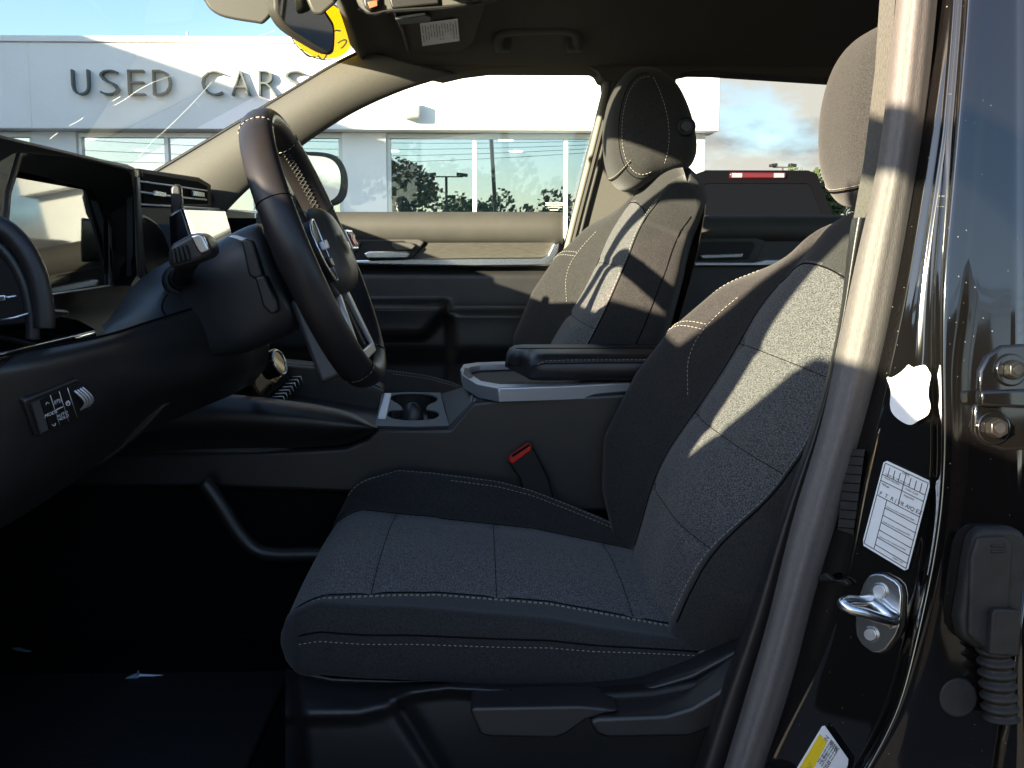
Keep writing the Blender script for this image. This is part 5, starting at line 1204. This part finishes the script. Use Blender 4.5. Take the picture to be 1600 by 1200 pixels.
# clip at the trim edge and ribbed strip
prism3('trim_clip', [onJ(x, y, .004) for x, y in [(1284, 898), (1296, 893), (1308, 905), (1326, 904), (1333, 912), (1328, 916), (1300, 908), (1282, 908)]], n0*.008, M_plastic_dk, pil, .002)
prism3('ribbed_strip', [onJ(x, y, .003) for x, y in [(1322, 702), (1352, 702), (1334, 836), (1309, 828)]], n0*.0015, M_rubber, pil, .001)
for k in range(9): tube('strip_rib', [onJ(1322-1.5*k, 712+14*k, .0048), onJ(1350-1.9*k, 714+14*k, .0048)], .0006, M_groove, pil, seg=4)
# hinge on the outward face
hg = pil
def hp_(name, pts, d0, d1, m_=M_paint, par=hg, bv=.003): return prism3(name, [OP(x, y, d0) for x, y in pts], n1*(d1-d0), m_, par, bv)
hp_('hinge_leaf', [(1520, 612), (1522, 580), (1534, 556), (1556, 540), (1640, 534), (1640, 622), (1600, 618), (1545, 622)], -.006, .004)
hp_('hinge_leaf', [(1514, 632), (1540, 618), (1640, 622), (1640, 700), (1560, 704), (1528, 694), (1512, 676)], -.006, .004)
hp_('hinge_arm', [(1522, 610), (1640, 606), (1640, 640), (1522, 634)], .004, .016)
for cx_, cy_, r_ in ((1578, 578, .0155), (1550, 668, .0165)):
    c = OP(cx_, cy_, .004); bm = bmesh.new(); disc(bm, c, n1, r_, .004, 30, r_*.94); bo = from_bm('bolt', bm, M_paint, hg, bevel=.001)
    bm = bmesh.new(); disc(bm, c+n1*.004, n1, r_*.62, .010, 6, r_*.56); from_bm('bolt_head', bm, mat('bolt_black', (.012, .011, .010), .3), bo, bevel=.001)
    bm = bmesh.new(); disc(bm, c+n1*.014, n1, r_*.3, .0015, 16); from_bm('bolt_tip', bm, M_plastic, bo)
# wiring boot
wb = thing('wiring_boot', 'dusty black rubber wiring boot with corrugated tube beside the lower hinge', 'wiring boot', OP(1540, 920))
prism3('boot_box', [OP(x, y, -.004) for x, y in [(1488, 990), (1482, 960), (1500, 850), (1506, 830), (1520, 820), (1568, 820), (1584, 828), (1588, 846), (1582, 940), (1578, 1000), (1560, 1012), (1520, 1012), (1508, 1002)]], n1*.020, M_rubber, wb, .006, 4)
prism3('boot_lid', [OP(x, y, .016) for x, y in [(1508, 990), (1512, 870), (1522, 838), (1566, 836), (1578, 850), (1572, 940), (1568, 1004), (1532, 1010)]], n1*.006, M_rubber, wb, .004, 3)
for yy in (853, 862): tube('lid_rib', [OP(1549, yy, .0225), OP(1571, yy, .0225)], .0012, M_rubber, wb, seg=6)
prism3('boot_neck', [OP(x, y, .012) for x, y in [(1534, 950), (1540, 944), (1578, 946), (1580, 958), (1576, 1018), (1530, 1016)]], n1*.018, M_rubber, wb, .006, 3)
rows = []
for i in range(61):
    t = i/60; y = 1012+t*110; k = 1+.16*math.sin(t*2*math.pi*6.2); c = OP(1554+t*10, y, .014); r_ = .0150*k
    rows.append([c+Vector((math.cos(q)*r_, math.sin(q)*r_*.8, 0)) for q in [2*math.pi*j/24 for j in range(24)]])
loft('corrugated_tube', rows, M_rubber, wb, closed_u=True, cap=True)
tube('lower_hinge_edge', [OP(1600, 900, .004), OP(1590, 1000, .004), OP(1575, 1120, .004), OP(1560, 1210, .004)], .003, M_paint, pil)
# driver seat belt
sb = thing('seat_belt', 'grey seat belt webbing running down beside the driver head restraint', 'seat belt', P(1350, 300, 1.12))
prism('webbing', [(1378, -40), (1368, 110), (1351, 250), (1333, 349), (1349, 350), (1364, 300), (1388, 140), (1402, -40)], 1.10, 1.102, M_web, sb)
prism('anchor_sleeve', [(1333, 346), (1350, 348), (1338, 430), (1328, 480), (1318, 560), (1310, 560), (1322, 440)], 1.098, 1.103, M_plastic_dk, sb, .001)
# rear door edge at far right
re_ = thing('rear_door', 'dark edge of the open rear door at the right side of the picture', 'car door', (.75, .8, .6))
prism3('door_skin', [(.62, .80, .35), (.62, .80, 1.08), (.70, .55, 1.08), (.70, .55, .35)], (.03, .01, 0), M_paint, re_, .006)

# ------------------------------------------------------------------ open driver door, left of the frame, its outline shaped for the shadows it casts
dd = thing('driver_door', 'open driver door left of the frame, unseen, outline shaped to shade the cabin', 'car door', (-.88, .93, .4))
DA = math.radians(280); DU = Vector((math.cos(DA), math.sin(DA), 0)); DH = Vector((-.90, .92, 0)); DN = Vector((-DU.y, DU.x, 0))
def DP(u, z, d=0): return DH+DU*u+DN*d+Vector((0, 0, z))
prism3('door_panel', [DP(0, .35), DP(0, 1.28), DP(.10, 1.31), DP(.23, 1.31), DP(.40, 1.255), DP(.50, 1.09), DP(.58, 1.11), DP(.81, 1.29), DP(1.0, 1.285), DP(1.06, 1.25), DP(1.30, 1.22), DP(1.34, .9), DP(1.3, .35)], DN*.05, M_plastic, dd, .004)  # top edge raised and stepped to set where cabin shadows begin
prism3('window_shade_panel', [DP(.40, 1.255, .01), DP(.50, 1.09, .01), DP(.56, 1.105, .01), DP(.60, 1.20, .01), DP(.655, 1.32, .01), DP(.72, 1.42, .01), DP(.79, 1.50, .01), DP(.76, 1.55, .01), DP(.56, 1.40, .01)], DN*.03, M_paint, dd, .003)  # solid panel added to cast the dark band on the driver seat
bm = bmesh.new(); add_tube(bm, catmull([DP(.74, 1.50, .025), DP(.85, 1.525, .025), DP(1.0, 1.525, .025), DP(1.15, 1.51, .025), DP(1.22, 1.44, .025), DP(1.24, 1.27, .025)], 5), .034, 8); from_bm('window_frame', bm, M_paint, dd, smooth=True)
prism3('window_glass', [DP(.58, 1.11, .022), DP(.66, 1.32, .022), DP(.79, 1.50, .022), DP(1.15, 1.50, .022), DP(1.22, 1.42, .022), DP(1.23, 1.27, .022), DP(.81, 1.29, .022)], DN*.004, G_side, dd)
# unseen dark cars added to darken paint reflections and shade the ground
def parked(dx, dy, label, hs=1.0):
    pk = thing('added_dark_car', label, 'car', (2.2+dx, -3.5+dy, 0))
    V_ = lambda l: [(x+dx, y+dy, z*hs) for x, y, z in l]
    bm = bmesh.new(); add_prism(bm, V_([(-.2, -2.6, .25), (-.25, -2.6, .75), (.9, -2.6, .92), (3.9, -2.6, .95), (4.5, -2.6, .85), (4.5, -2.6, .3)]), (0, -1.8, 0)); from_bm('body', bm, M_truck, pk, bevel=.06)
    bm = bmesh.new(); add_prism(bm, V_([(.95, -2.75, .93), (1.6, -2.85, 1.36), (3.0, -2.85, 1.38), (3.85, -2.75, .96)]), (0, -1.45, 0)); from_bm('cabin', bm, M_screen, pk, bevel=.04)
    for wx in (.6, 3.6):
        for wy in (-2.58, -4.35):
            bm = bmesh.new(); disc(bm, (wx+dx, wy+dy, .33), (0, 1, 0), .33, .10, 28); from_bm('wheel', bm, M_rubber, pk, bevel=.02)
parked(0, 0, 'unseen tall dark wagon added behind the camera to darken the jamb reflection', 1.27)
parked(-7.8, .7, 'unseen dark saloon added beyond the open driver door to shade the ground')
# clear floor film glint
fb = bmesh.new(); M_film_glint = mat('clear_film_glint', (.30, .38, .45), .12, spec=1, coat=1)
for poly in ([(188, 1068, .365), (197, 1059, .372), (213, 1052, .378), (218, 1058, .372), (206, 1066, .367)], [(213, 1051, .380), (216, 1046, .378), (219, 1053, .377), (262, 1055, .370), (318, 1051, .368), (262, 1057, .368), (216, 1057, .374)]):
    fb.faces.new([fb.verts.new(PZ(*q)) for q in poly])
fl = from_bm('floor_film_glint', fb, M_film_glint, recalc=False); tag(fl, 'crumpled clear plastic film glinting on the dark footwell floor', 'plastic film')
f2 = prism3('floor_film_glint', [PZ(x, y, .368) for x, y in [(18, 1013), (30, 1012), (49, 1018), (40, 1019), (24, 1016)]], (0, 0, .001), M_film_glint); tag(f2, 'tiny pale sliver standing in for a glint at the left edge of the dark floor', 'plastic film')  # pale sliver drawn in place of a glint on the floor
bm = bmesh.new(); add_box(bm, (-.62, 1.33, .366), (.62, .52, .010)); fm = from_bm('floor_mat', bm, mat('mat_rubber', (.011, .011, .013), .6, bump=1, bscale=260, bdist=.002), bevel=.004); tag(fm, 'black ribbed floor mat in the driver footwell', 'floor mat')
